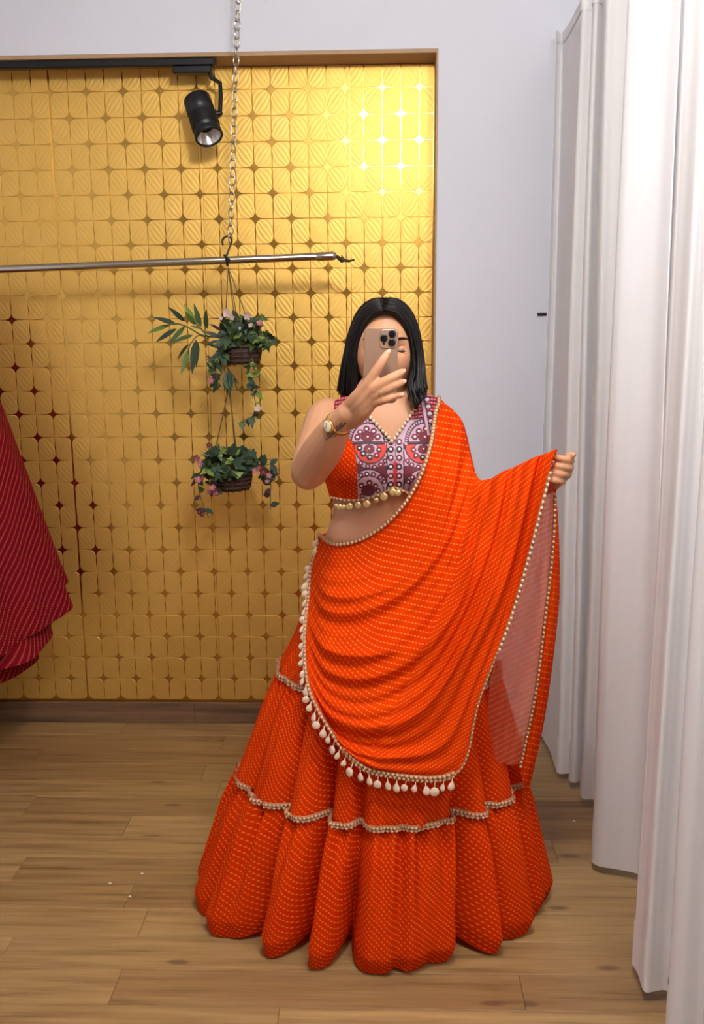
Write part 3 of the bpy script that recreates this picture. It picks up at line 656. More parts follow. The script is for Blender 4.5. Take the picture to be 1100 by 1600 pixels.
red_layer('back_layer', [(-60, 470), (-38, 560), (2, 655), (60, 800), (100, 900), (119, 945)], 3.10, 0.72, 9, 0.045, 3, -0.12, 0.0)
red_layer('front_layer', [(-70, 470), (-45, 600), (-5, 800), (55, 920), (92, 985), (106, 1004)], 3.06, 0.75, 7, 0.06, 9, -0.07, 0.03)
red_layer('lining', [(-75, 470), (-50, 650), (0, 860), (45, 980), (60, 1030), (64, 1042)], 3.06, 0.72, 6, 0.05, 11, -0.05, 0.02)
MB().loft([np.stack([cxr+rr*np.cos(a_), YD+0.03+0.6*rr*np.sin(a_), np.full(24, zz)], 1) for a_ in [np.linspace(0, 2*np.pi, 24, endpoint=False)] for rr, zz in ((0.20, P(-60, 472, YD)[2]), (0.20, P(-60, 472, YD)[2]+0.035))], cap=False).obj('waistband', MT['crimson'], red)
hg = thing('clip_hanger', 'dark clip hanger holding the crimson skirt on the rod', 'hanger', top)
zz = P(-60, 468, YR)[2]
rz = (ra+(rb-ra)*((cxr-ra[0])/(rb[0]-ra[0])))[2]
MB().tube(catmull([(cxr, YR-0.0165, rz-0.004), (cxr, YR-0.0135, rz+0.010), (cxr, YR, rz+0.0165), (cxr, YR+0.0135, rz+0.010), (cxr, YR+0.017, rz-0.004), (cxr, YR+0.01, rz-0.02), (cxr, YR-0.005, rz-0.03), (cxr, YR-0.005, zz+0.03)], 30), 0.003, 6).obj('hook', MT['dark_wire'], hg)
MB().tube([(cxr-0.17, YR-0.03, zz+0.02), (cxr, YR-0.01, zz+0.03), (cxr+0.17, YR-0.03, zz+0.02)], 0.006, 8).obj('bar', MT['dark_wire'], hg)
# scraps of lint on the planks
for i, (x, y) in enumerate([(222, 1366), (203, 1402), (897, 1284), (172, 1381)]):
    q = PZ(x, y, 0.001); mb = MB(); mb.tube([q+(-0.004, 0, 0.0012), q+(0, 0.002, 0.0022), q+(0.0045, -0.001, 0.0012)], [0.0012, 0.002, 0.001], 6)
    mb.obj('lint_scrap', MT['lint'], label=['tiny white lint scrap farthest from the viewer on the left floor', 'largest white lint scrap on the left floor', 'tiny white lint scrap near the curtain hem', 'tiny white lint scrap leftmost on the floor'][i], cat='lint', group='lint scraps on the wooden floor')
# ================================================================== the woman
YB = 2.22
person = thing('person', 'woman in an orange dotted lehenga taking a mirror selfie, holding out her dupatta', 'person', (P(590, 1400, 2.26)[0], 2.26, 0.0))
# ---- torso rings: photo row, left and right outline, half depth
TR = np.array([(598, 577, 637, .050), (610, 574, 641, .052), (616, 560, 654, .058), (621, 541, 672, .066), (629, 524, 685, .076), (650, 513, 696, .090), (685, 508, 703, .100), (705, 509, 705, .106),
               (735, 509, 710, .112), (762, 516, 704, .106), (785, 521, 699, .100), (805, 519, 701, .099), (825, 513, 706, .103), (850, 503, 716, .112), (890, 487, 730, .122), (940, 478, 738, .126), (1000, 486, 730, .115)], float)
def torso(py, th):
    """py row (photo), th angle (0 = towards the viewer, + = right)"""
    py = np.asarray(py, float); th = np.asarray(th, float); py, th = np.broadcast_arrays(py, th)
    L = herm(py, TR[:, 0], TR[:, 1]); Rr = herm(py, TR[:, 0], TR[:, 2]); D = herm(py, TR[:, 0], TR[:, 3])
    pl = PV(L, py, YB); pr = PV(Rr, py, YB); c = (pl+pr)/2; a = (pr[..., 0]-pl[..., 0])/2
    sx = np.sin(th); cx = np.cos(th); e = 0.86
    X = c[..., 0]+a*np.sign(sx)*np.abs(sx)**e; Yv = YB-D*np.sign(cx)*np.abs(cx)**e; Z = c[..., 2]
    fr = np.clip(cx, 0, 1)**0.6
    zb_ = P(600, 728, YB)[2]
    for s in (-1, 1):
        xb = c[..., 0]+s*0.069
        Yv = Yv-0.040*fr*np.exp(-((X-xb)/0.058)**2-((Z-zb_)/np.where(Z > zb_, 0.062, 0.045))**2)
    Yv = Yv+0.010*fr*np.exp(-((X-c[..., 0])/0.02)**2-((Z-zb_)/0.05)**2)
    return np.stack([X, Yv, Z], -1)
body = MB()
rows = np.r_[np.linspace(598, 640, 24), np.linspace(644, 1000, 66)]
body.loft(np.stack([torso(r_, np.linspace(0, 2*np.pi, 72, endpoint=False)) for r_ in rows][::-1]))
def limb(pts, rad, n=16, steps=8):
    pts = np.array(pts, float); rad = np.array(rad, float); k = (len(pts)-1)*steps+1
    body.tube(catmull(pts, k), np.maximum(catmull(rad[:, None], k)[:, 0], 0.003), n)
# head
HC = P(602, 549, 2.195); hw, hh, hd = 0.0735, 0.117, 0.092
def head_pt(th, ph):
    """th azimuth 0 = viewer, ph latitude"""
    th, ph = np.broadcast_arrays(np.asarray(th, float), np.asarray(ph, float))
    x = np.sin(th)*np.cos(ph); y = -np.cos(th)*np.cos(ph); z = np.sin(ph)
    w_ = np.where(z < -0.1, 1-0.36*((-z-0.1)/0.9)**1.6, 1.0)
    X = x*hw*w_; Y_ = y*hd*np.where(z < 0, 1-0.12*(-z), 1.0); Z = z*hh
    f = np.clip(-y, 0, 1)
    Y_ = Y_-0.022*np.exp(-(X/0.010)**2-((Z+0.028)/0.016)**2)*f-0.010*np.exp(-(X/0.008)**2-((Z+0.005)/0.03)**2)*f     # nose
    for s in (-1, 1):
        Y_ = Y_+0.011*np.exp(-((X-s*0.032)/0.015)**2-((Z-0.006)/0.011)**2)*f                                          # eye sockets
        Y_ = Y_-0.005*np.exp(-((X-s*0.040)/0.018)**2-((Z+0.030)/0.02)**2)*f                                           # cheeks
        Y_ = Y_-0.004*np.exp(-((X-s*0.030)/0.02)**2-((Z-0.026)/0.008)**2)*f                                           # brow ridge
    Y_ = Y_-0.006*np.exp(-(X/0.02)**2-((Z+0.060)/0.009)**2)*f-0.006*np.exp(-(X/0.016)**2-((Z+0.098)/0.014)**2)*f      # lips, chin
    return np.stack([HC[0]+X, HC[1]+Y_, HC[2]+Z], -1)
ths = np.linspace(0, 2*np.pi, 64, endpoint=False)
body.loft(np.stack([head_pt(ths, p_) for p_ in np.linspace(-1.53, 1.53, 48)]))
for s in (-1, 1):
    body.ball(HC+np.array([s*0.073, 0.012, -0.008]), (0.010, 0.016, 0.028), 10, 8)
limb([P(606, 600, 2.21), P(607, 625, 2.215), P(608, 650, 2.22)], [.047, .049, .056])
# her raised arm
SH, EL, WR = P(512, 653, 2.215), P(482, 737, 2.035), P(533, 656, 1.905)
limb([P(538, 674, 2.22), SH, P(494, 699, 2.135), EL], [.040, .048, .047, .041], 18)
limb([EL, P(503, 705, 1.985), P(521, 675, 1.935), WR, P(544, 644, 1.888)], [.041, .043, .034, .0245, .023], 18)
MCP = [P(574, 601, 1.846), P(582, 608, 1.842), P(585, 618, 1.845), P(584, 629, 1.851)]
CARP = [P(541, 641, 1.892), P(545, 647, 1.891), P(549, 653, 1.893), P(552, 659, 1.897)]
for i in range(4): limb([CARP[i], (CARP[i]+MCP[i])/2+np.array([0, -0.006, 0]), MCP[i]], [.0155, .0145, .0115-.0006*i], 12)
FING = [[MCP[0], P(590, 576, 1.838), P(600, 560, 1.839), P(606, 551, 1.846)], [MCP[1], P(604, 595, 1.833), P(618, 587, 1.834), P(628, 581, 1.845)],
        [MCP[2], P(604, 608, 1.834), P(618, 601, 1.835), P(629, 597, 1.846)], [MCP[3], P(602, 624, 1.838), P(615, 619, 1.840), P(626, 617, 1.848)]]
FR = [[.0118, .0100, .0088, .0068], [.0120, .0104, .0092, .0072], [.0116, .0100, .0090, .0070], [.0106, .0090, .0080, .0064]]
for f_, r_ in zip(FING, FR): limb(f_, r_, 10, 5)
limb([P(549, 645, 1.904), P(558, 622, 1.900), P(569, 600, 1.897), P(580, 585, 1.892)], [.017, .0125, .0105, .0075], 12)
# her outstretched arm
EL2, WR2 = P(722, 788, 2.12), P(856, 756, 2.025)
limb([P(668, 672, 2.22), P(683, 672, 2.22), P(702, 724, 2.175), EL2], [.040, .043, .041, .036], 18)
limb([EL2, P(772, 778, 2.085), P(822, 765, 2.045), WR2, P(866, 750, 2.015)], [.036, .035, .028, .022, .020], 16)
limb([P(864, 751, 2.016), P(872, 742, 2.008), P(880, 733, 2.0)], [.021, .023, .021], 14)
for i, ((ax_, ay), (bx, by)) in enumerate([((892, 720), (869, 715)), ((891, 731), (867, 728)), ((886, 742), (862, 739)), ((879, 752), (858, 750))]):
    limb([P(ax_-4, ay+1, 2.0), P(ax_, ay, 1.978), P(ax_-3, ay, 1.958), P((ax_+bx)/2, (ay+by)/2, 1.950), P(bx+1, by, 1.958), P(bx, by+1, 1.975)], [.0088, .0084, .0078, .0075, .0072, .0068], 10, 4)
limb([P(884, 740, 2.0), P(884, 724, 1.985), P(887, 715, 1.965), P(895, 711, 1.955)], [.014, .0115, .0098, .0078], 12)
# legs and feet under the skirt
for s, fx in ((-1, 560), (1, 640)):
    hip = P(608+s*52, 940, 2.23); foot = PZ(fx, 1425, 0.0); foot[1] = 2.26; foot[2] = 0
    kn_ = (hip+foot)/2+np.array([0, -0.02, 0.02]); ank = foot+np.array([0, 0.02, 0.085])
    limb([hip, (hip+kn_)/2, kn_, (kn_+ank)/2+np.array([0, 0.012, 0.03]), ank, foot+np.array([0, 0.02, 0.04])], [.082, .072, .05, .05, .032, .032])
    limb([foot+np.array([0, 0.045, 0.032]), foot+np.array([0, -0.03, 0.036]), foot+np.array([s*0.004, -0.12, 0.020])], [.031, .034, .019])
bo = body.obj('body', MT['skin'], person)
def apply_mods(o):
    dg = bpy.context.evaluated_depsgraph_get(); me = bpy.data.meshes.new_from_object(o.evaluated_get(dg)); old = o.data; o.modifiers.clear(); o.data = me; bpy.data.meshes.remove(old); return o
rm = bo.modifiers.new('rm', 'REMESH'); rm.mode = 'VOXEL'; rm.voxel_size = 0.0026; rm.use_smooth_shade = True
sm = bo.modifiers.new('sm', 'SMOOTH'); sm.factor = 0.5; sm.iterations = 4
apply_mods(bo); bo.data.name = 'body'
if not bo.data.materials: bo.data.materials.append(MT['skin'])
# nails
for k, f_ in enumerate(FING):
    tip = f_[-1]; d = f_[-1]-f_[-2]; d /= np.linalg.norm(d); nrm = np.array([0.25, -1, 0.25]); nrm -= d*np.dot(nrm, d); nrm /= np.linalg.norm(nrm)
    b_ = MB().ball((0, 0, 0), (0.0062, 0.0042, 0.0016), 10, 6); link('fingernail', b_.mesh('fingernail', MT['nail']), bo, frame(tip+nrm*0.0052+d*0.001, nrm, d))
# face details
for s in (-1, 1):
    e = head_pt(np.array(s*0.46), np.array(0.05)); e = np.array([HC[0]+s*0.032, head_pt(np.array(s*0.45), np.array(0.06))[1]+0.0085, HC[2]+0.006])
    eye = MB().ball(e+np.array([0, 0.0035, -0.001]), 0.0115, 16, 12).obj('eye', MT['eye_white'], bo)
    MB().ball(e+np.array([0, -0.0035, -0.003]), (0.0052, 0.0052, 0.0052), 10, 8).obj('iris', MT['iris'], eye)
    lid = [e+np.array([s*x, -0.0105-0.002*(1-(x/0.014)**2), -0.0045+0.001*(1-(x/0.014)**2)]) for x in np.linspace(-0.014, 0.014, 9)]
    MB().tube(lid, [0.0008, .0016, .002, .0022, .0022, .0022, .002, .0018, .001], 6).obj('eyelash', MT['iris'], bo)
    MB().ball(e+np.array([0, 0.0008, 0.0018]), (0.0140, 0.0122, 0.0105), 14, 8).obj('eyelid', MT['skin'], bo)
    br = []
    for x in np.linspace(0.014, 0.052, 9):
        th_ = math.asin(min(0.98, x/hw)); z_ = 0.024+0.006*math.sin((x-0.014)/0.038*2.3)
        p_ = head_pt(np.array(s*th_), np.array(math.asin(z_/hh))); br.append(p_+np.array([0, -0.001, 0]))
    MB().tube(br, [.0022, .003, .0034, .0034, .0032, .0028, .0024, .0018, .001], 6).obj('eyebrow', MT['hair'], bo)
lp = [head_pt(np.array(x/hw), np.array(-0.54))+np.array([0, -0.001, 0.0015*math.cos(x*90)]) for x in np.linspace(-0.022, 0.022, 11)]
MB().tube(lp, [.0015, .003, .004, .005, .0055, .0052, .0055, .005, .004, .003, .0015], 8).obj('lips', MT['lips'], bo)
# ---- hair
hair = MB()
def hair_sheet(side, nA=64, nV=46, off=0.0, seed=0, thick=0.010):
    r_ = np.random.default_rng(seed)
    # px guides: inner (front) edge to outer back edge of each side curtain
    inner = {-1: [(599, 485, 2.105), (584, 491, 2.112), (571, 506, 2.125), (561, 530, 2.14), (556, 560, 2.15), (556, 590, 2.16), (558, 614, 2.17), (560, 640, 2.20)],
             1: [(599, 485, 2.105), (617, 489, 2.112), (632, 506, 2.12), (640, 530, 2.13), (644, 560, 2.135), (644, 585, 2.13), (640, 606, 2.12), (650, 640, 2.10)]}[side]
    outer = {-1: [(600, 468, 2.17), (580, 472, 2.17), (562, 488, 2.18), (550, 515, 2.19), (543, 545, 2.20), (537, 575, 2.21), (534, 599, 2.22), (532, 612, 2.23)],
             1: [(600, 468, 2.17), (622, 470, 2.17), (640, 486, 2.18), (651, 512, 2.18), (657, 545, 2.18), (660, 575, 2.17), (661, 600, 2.15), (664, 618, 2.13)]}[side]
    back = {-1: [(602, 470, 2.25), (580, 476, 2.27), (566, 494, 2.29), (556, 525, 2.30), (550, 555, 2.30), (546, 585, 2.30), (544, 605, 2.31), (542, 625, 2.32)],
            1: [(602, 470, 2.25), (622, 476, 2.27), (636, 494, 2.29), (646, 525, 2.30), (650, 555, 2.30), (653, 585, 2.30), (655, 605, 2.31), (656, 625, 2.32)]}[side]
    mid = {-1: [(606, 488, 2.28), (600, 505, 2.30), (595, 530, 2.31), (594, 555, 2.31), (594, 580, 2.31), (594, 600, 2.32), (594, 615, 2.33), (594, 632, 2.34)],
           1: [(604, 488, 2.28), (607, 505, 2.30), (610, 530, 2.31), (611, 555, 2.31), (611, 580, 2.31), (611, 600, 2.32), (611, 615, 2.33), (611, 632, 2.34)]}[side]
    G = np.array([[P(*p_) for p_ in g] for g in (inner, outer, back, mid)])
    G = np.stack([catmull(G[k], nV) for k in range(4)])           # 4,nV,3
    A = np.linspace(0, 3, nA); S = catmull(G, nA)                  # nA,nV,3
    cen = HC+np.array([0, 0.01, 0])
    nrm = S-np.array([cen[0], cen[1], 0])*np.array([1, 1, 0])-np.array([0, 0, 1])*np.minimum(S[..., 2:3], HC[2]+0.02)*np.array([0, 0, 1.0])
    nrm /= np.linalg.norm(nrm, axis=-1)[..., None]+1e-9
    rid = np.convolve(r_.normal(0, 1, nA+4), [.25, .5, .25], 'valid')[:nA]
    rid = np.pad(rid, (0, nA-len(rid)))
    ramp = np.clip(np.linspace(0, 4, nV), 0, 1)
    outS = S+nrm*(off+0.0022*rid[:, None]*ramp[None])[..., None]
    return S, outS, nrm
for side in (-1, 1):
    S, O, N = hair_sheet(side, seed=side+3)
    hair.loft(np.concatenate([O, (S-N*0.008)[::-1]], 0).transpose(1, 0, 2), True)
    r_ = np.random.default_rng(side+20)
    for k in range(170):
        a = r_.uniform(0, 0.97)*(len(O)-1); i = int(a); f_ = a-i; c = O[i]*(1-f_)+O[min(i+1, len(O)-1)]*f_
        c = c[::3]+N[i][::3]*r_.uniform(-0.001, 0.003); dr = np.linspace(0, 1, len(c))[:, None]**2*r_.normal(0, 0.004, 3)
        m_ = len(c)-int(r_.integers(0, 2)); c = c+dr; rr = np.full(len(c), r_.uniform(0.0012, 0.0026)); rr[-1] = 0.0004; rr[0] = 0.0006
        hair.tube(c[:m_], rr[:m_], 5, False)
hair.obj('hair', MT['hair'], person)
# ---- watch, tattoo, ring
def surf_front(px, py, Y0): return P(px, py, Y0)
wdir = P(544, 644, 1.888)-P(521, 675, 1.935); wdir /= np.linalg.norm(wdir)
wc = P(530, 661, 1.912)
a = np.linspace(0, 2*np.pi, 40, endpoint=False); N1 = np.cross(wdir, (0, 0, 1.0)); N1 /= np.linalg.norm(N1); B1 = np.cross(wdir, N1)
from mathutils.bvhtree import BVHTree
def bvh(o):
    me = o.data; return BVHTree.FromPolygons([v.co for v in me.vertices], [p_.vertices for p_ in me.polygons])
BV = bvh(bo)
def wrist_ring(dx, off):
    out = []
    for ang in a:
        d_ = Vector(math.cos(ang)*N1+math.sin(ang)*B1); o_ = Vector(wc+wdir*dx); h = BV.ray_cast(o_, d_, 0.06)
        out.append(np.array(o_+d_*((h[3] if h[0] is not None else 0.028)+off)))
    return np.array(out)
wo = MB().loft([wrist_ring(-0.0033, -0.0005), wrist_ring(-0.0033, 0.0016), wrist_ring(0.0033, 0.0016), wrist_ring(0.0033, -0.0005), wrist_ring(-0.0033, -0.0005)], cap=False).obj('watch', MT['watch_gold'], person)
face_dir = P(521, 653, 1.885)-wc; face_dir -= wdir*np.dot(face_dir, wdir); face_dir += np.array([0, -0.012, 0]); face_dir -= wdir*np.dot(face_dir, wdir); face_dir /= np.linalg.norm(face_dir)
h_ = BV.ray_cast(Vector(wc), Vector(face_dir), 0.06)
fc = wc+face_dir*((h_[3] if h_[0] is not None else 0.028)-0.001)
def disc(mb, c, nrm, r_, h, n=28, r2=None):
    nrm = np.array(nrm)/np.linalg.norm(nrm); u = np.cross(nrm, (0.3, 0.1, 1)); u /= np.linalg.norm(u); v = np.cross(nrm, u); b = np.linspace(0, 2*np.pi, n, endpoint=False)
    rg = lambda rr, hh_: c+nrm*hh_+rr*(np.cos(b)[:, None]*u+np.sin(b)[:, None]*v)
    return mb.loft([rg(r_*0.96, 0), rg(r_, h*0.3), rg(r_, h*0.8), rg(r2 or r_*0.93, h)])
disc(MB(), fc, face_dir, 0.0148, 0.007).obj('watch_case', MT['watch_gold'], wo)
disc(MB(), fc+face_dir*0.0068, face_dir, 0.0118, 0.0012).obj('watch_dial', MT['watch_dial'], wo)
hu = np.cross(face_dir, (0, 0, 1.0)); hu /= np.linalg.norm(hu); hv = np.cross(face_dir, hu); hc = fc+face_dir*0.0084
MB().tube([hc, hc+hu*0.005+hv*0.004], 0.0006, 5).obj('watch_hand', MT['watch_gold'], wo); MB().tube([hc, hc-hv*0.008], 0.0005, 5).obj('watch_hand', MT['watch_gold'], wo)
def shoot(px, py, tree=None, off=0.0008):
    d = Vector(P(px, py, 1.0)-CAM).normalized(); h = (tree or BV).ray_cast(Vector(CAM), d)
    if h[0] is None: return None, None
    n = h[1] if h[1].dot(d) < 0 else -h[1]
    return np.array(h[0]+n*off), np.array(n)
tat = MB()
script_ = [[(509, 687), (516, 682), (523, 675), (530, 670), (538, 664)], [(513, 683), (512, 677), (516, 678), (517, 683)], [(519, 679), (518, 670), (522, 671), (522, 678)], [(525, 675), (526, 664), (529, 666), (527, 674)],
           [(531, 671), (531, 661), (535, 660), (533, 669)], [(522, 683), (527, 677), (533, 674)], [(535, 667), (539, 660), (541, 661)]]
for st in script_:
    pts = [shoot(x, y)[0] for x, y in resample(np.array(st, float), 9)]; pts = [p_ for p_ in pts if p_ is not None]
    if len(pts) > 2: tat.tube(pts, 0.0009, 5)
tat.obj('tattoo', MT['ink'], bo)
f_ = FING[2]; rc = f_[0]*0.45+f_[1]*0.55; rd = f_[1]-f_[0]; rd /= np.linalg.norm(rd); N2 = np.cross(rd, (0, 0, 1.0)); N2 /= np.linalg.norm(N2); B2 = np.cross(rd, N2)
rg_ = MB().loft([rc+rd*dx+(0.0098+dr)*(np.cos(a)[:, None]*N2+np.sin(a)[:, None]*B2) for dx, dr in ((-0.001, 0), (-0.001, 0.0012), (0.001, 0.0012), (0.001, 0), (-0.001, 0))], cap=False).obj('finger_ring', MT['watch_gold'], person)
disc(MB(), rc+np.array([0.002, -0.0098, 0.002]), (0.1, -1, 0.2), 0.003, 0.002, 12).obj('ring_stone', MT['mirror_disc'], rg_)
# ---- the phone in her hand
ph = thing('smartphone', 'pale gold smartphone with triple camera held up before the woman\'s face', 'smartphone', P(596, 625, 1.865))
tl, tr_, bl = P(569.5, 512, 1.862), P(623, 512.5, 1.869), P(570.5, 630, 1.872)
pu = tr_-tl; Wp = np.linalg.norm(pu); pu /= Wp; pv = bl-tl; pv -= pu*np.dot(pu, pv); Hp = np.linalg.norm(pv); pv /= Hp; pn = np.cross(pv, pu); pn = pn if pn[1] < 0 else -pn
def rrect(u0, u1, v0, v1, r_, d, n=6):
    pts = []
    for (cu, cv, a0) in ((u1-r_, v0+r_, -90), (u1-r_, v1-r_, 0), (u0+r_, v1-r_, 90), (u0+r_, v0+r_, 180)):
        for k in range(n+1):
            an = math.radians(a0+90*k/n); pts.append(tl+pu*(cu+r_*math.cos(an))+pv*(cv+r_*math.sin(an))+pn*d)
    return np.array(pts)
T = 0.0078
MB().loft([rrect(0.0015, Wp-0.0015, 0.0015, Hp-0.0015, .009, -T), rrect(0, Wp, 0, Hp, .010, -T+0.0015), rrect(0, Wp, 0, Hp, .010, -0.0012), rrect(0.001, Wp-0.001, 0.001, Hp-0.001, .0095, -0.0002)]).obj('frame', MT['phone_edge'], ph, smooth=False)
MB().loft([rrect(0.002, Wp-0.002, 0.002, Hp-0.002, .009, -0.0005), rrect(0.0025, Wp-0.0025, 0.0025, Hp-0.0025, .009, 0.0004)]).obj('back_panel', MT['phone'], ph, smooth=False)
MB().loft([rrect(0.003, Wp-0.003, 0.003, Hp-0.003, .008, -T-0.0004), rrect(0.003, Wp-0.003, 0.003, Hp-0.003, .008, -T+0.0005)]).obj('screen', MT['phone_glass'], ph, smooth=False)
m0, m1 = Wp*0.46, Wp*0.96; cmo = MB().loft([rrect(m0, m1, .003, .003+(m1-m0)*1.1, .008, 0.0002), rrect(m0, m1, .003, .003+(m1-m0)*1.1, .008, 0.0012), rrect(m0+.001, m1-.001, .004, .002+(m1-m0)*1.1, .007, 0.0018)]).obj('camera_plate', MT['phone_edge'], ph, smooth=False)
for zx, zy, rr in ((565, 375, 34), (487, 417, 34), (562, 457, 34), (487, 470, 13)):
    px_, py_ = 520+zx*0.1637, 460+zy*0.1637
    d_ = FWD+RGT*((px_-550)/F)-UPV*((py_-800)/F); t_ = np.dot(tl-CAM, pn)/np.dot(d_, pn); c_ = CAM+d_*t_+pn*0.0016
    r_ = rr*0.1637*1.27e-3
    if rr > 20: disc(MB(), c_, pn, r_*1.08, 0.0022, 24).obj('lens_ring', MT['black_metal'], cmo)
    disc(MB(), c_+pn*(0.002 if rr > 20 else 0), pn, r_*0.86, 0.0006, 20).obj('lens' if rr > 20 else 'flash', MT['phone_glass'], cmo)
MB().tube([tl+pv*0.028-pn*0.004-pu*0.0003, tl+pv*0.040-pn*0.004-pu*0.0003], 0.0012, 6).obj('side_button', MT['phone_edge'], ph)
# ================================================================== blouse
def Z8(zx, zy): return 520+zx*0.1818, 620+zy*0.1818
ths = np.linspace(-np.pi, np.pi, 640, endpoint=False)
prow = np.r_[np.linspace(614, 637, 70), np.linspace(637.6, 795, 230)]
BV_ = torso(prow[:, None], ths[None, :])
cen = BV_.mean(1, keepdims=True); nr = BV_-cen; nr[..., 2] = 0; nr /= np.linalg.norm(nr, axis=-1)[..., None]
up_ = np.clip((637-prow)/20, 0, 1)[:, None]
BV_ = BV_+nr*0.006; BV_[..., 2] += 0.005*up_
# gentle crease folds
BV_ = BV_ + nr*(0.0012*np.sin(ths*26)[None, :, None]*np.clip((prow-700)/60, 0, 1)[:, None, None])
bx, by = proj(BV_); front = np.abs(ths)[None, :] < np.pi/2+0*bx
neck_f = np.where(bx < 613, np.interp(bx, [556, 562, 572, 590, 613], [600, 634, 646, 663, 689]), np.interp(bx, [613, 632, 646, 654, 660], [689, 662, 643, 628, 600]))
neck_b = np.interp(bx, [556, 575, 608, 640, 660], [600, 650, 668, 650, 600])
inneck = np.where(front, by < neck_f, by < neck_b) & (bx > 556) & (bx < 660)
arm_l = np.interp(prow, [612, 632, 662, 690, 708, 716], [521, 521, 520, 515, 512, 400])[:, None]; arm_r = np.interp(prow, [612, 632, 662, 690, 708, 716], [692, 690, 692, 700, 704, 900])[:, None]
hemy = np.interp(bx, [500, 522, 556, 593, 616, 631, 720], [777, 779, 782, 773, 761, 768, 784]); hemy = np.where(front, hemy, 784)
msk = (~inneck) & (bx > arm_l) & (bx < arm_r) & (by < hemy)
# printed mirror work: colours over the front in photo millimetre-like garment coordinates
zx = (bx-520)/0.1818; zy = (by-620)/0.1818
C = np.empty(bx.shape+(3,)); lav = np.array(srgb(180, 148, 166)[:3]); redc = np.array(srgb(176, 32, 46)[:3]); orr = np.array(srgb(196, 52, 38)[:3]); blk = np.array(srgb(28, 14, 22)[:3]); mar = np.array(srgb(100, 18, 38)[:3]); plum = np.array(srgb(84, 42, 62)[:3])
C[:] = redc
def paint(m, c): C[m] = c
MIR = []
axis = 538+0*zy
for s in (-1, 1):
    X = np.where(s < 0, zx, 2*545-zx) if s > 0 else zx
    half = (zx < axis) if s < 0 else (zx >= axis)
    def circ(cx, cy, r_, ry=None): return ((X-cx)/r_)**2+((zy-cy)/(ry or r_))**2
    paint(half & (zy > 190), lav)
    paint(half & (zy <= 190), redc)
    for k in range(9):   # stripes and scales above the dome
        yy = 175-k*30; paint(half & (np.abs(zy-yy-0.15*np.abs(X-300)) < 5), blk)
        paint(half & (np.abs(zy-yy+14-0.15*np.abs(X-300)) < 4) & (np.mod(X, 26) < 13), lav)
    d1 = circ(300, 392, 168, 200); paint(half & (d1 < 1) & (zy < 392), plum); paint(half & (d1 < 1) & (zy < 392) & (np.mod(np.arctan2(zy-392, X-300)*7.5, 1) < 0.55) & (d1 > 0.74), lav)
    paint(half & (d1 > 0.97) & (d1 < 1.06) & (zy < 392), blk)
    d1 = circ(300, 392, 140, 165); paint(half & (d1 < 1.08) & (zy < 392), blk); paint(half & (d1 < 0.94) & (zy < 384), lav)
    paint(half & (circ(300, 345, 58, 46) < 1) , blk); paint(half & (circ(300, 345, 52, 40) < 1), mar); paint(half & (circ(300, 352, 20, 14) < 1), lav)
    paint(half & (zy > 384) & (zy < 410) & (np.abs(X-300) < 150), blk); paint(half & (zy > 390) & (zy < 398) & (np.abs(X-300) < 145), plum)
    d2 = circ(325, 412, 142, 160); lo2 = zy > 410
    paint(half & lo2 & (d2 < 1.75) & (d2 > 1.0), lav); paint(half & lo2 & (d2 < 1.85) & (d2 > 1.62), blk); paint(half & lo2 & (d2 < 1.10), blk); paint(half & lo2 & (d2 < 0.95), orr)
    paint(half & (circ(312, 450, 84, 62) < 1) & lo2, blk); paint(half & (circ(312, 450, 77, 56) < 1) & lo2, lav); paint(half & (circ(312, 450, 48, 40) < 1) & lo2, blk); paint(half & (circ(312, 450, 42, 34) < 1) & lo2, mar)
    d3 = circ(310, 835, 175, 205); l3 = (zy > 590) & (d2 > 1.85)
    paint(half & l3 & (d3 > 1.12), mar); paint(half & l3 & (d3 < 1.12), blk); paint(half & l3 & (d3 < 1.0), lav); paint(half & l3 & (d3 < 0.62), blk); paint(half & l3 & (d3 < 0.55), lav)
    paint(half & (circ(305, 805, 60, 48) < 1), blk); paint(half & (circ(305, 805, 53, 41) < 1), mar); paint(half & (circ(305, 812, 20, 14) < 1), plum)
    mlist = [(212, 348, 20), (236, 304, 18), (290, 278, 20), (350, 297, 20), (385, 345, 20), (230, 442, 17), (262, 490, 18), (318, 521, 18), (376, 505, 18), (397, 456, 16), (300, 345, 15), (312, 450, 14),
             (240, 574, 15), (300, 598, 15), (356, 605, 15), (411, 585, 15), (447, 552, 13), (240, 674, 14), (292, 666, 15), (348, 671, 15), (406, 692, 15), (440, 728, 14), (246, 762, 16), (315, 738, 17), (366, 765, 16), (388, 806, 15), (252, 850, 14)]
    for mx_, my_, mr_ in mlist:
        rim = ((X-mx_)/(mr_+9))**2+((zy-my_)/(mr_+9))**2; paint(half & (rim < 1), mar if my_ not in (442, 490, 521) else blk)
        MIR.append((mx_ if s < 0 else 2*545-mx_, my_, mr_*0.62))
    # panels bordering the placket
    paint((np.abs(zx-(466 if s < 0 else 610)) < 6) & (zy > 395), blk)
pl_ = (zx > 471) & (zx < 605) & (zy > 372)
paint(pl_, lav); paint(pl_ & (np.abs(zx-538) < 17) & (zy > 560), redc); paint(pl_ & (np.abs(zx-538) < 3) & (zy < 560), plum)
for k, yy in enumerate((388, 452, 526, 602, 680, 752)):
    for cx_ in (498, 571):
        paint(((zx-cx_)/27)**2+((zy-yy)/29)**2 < 1, blk if k % 2 else mar); MIR.append((cx_, yy, 13))
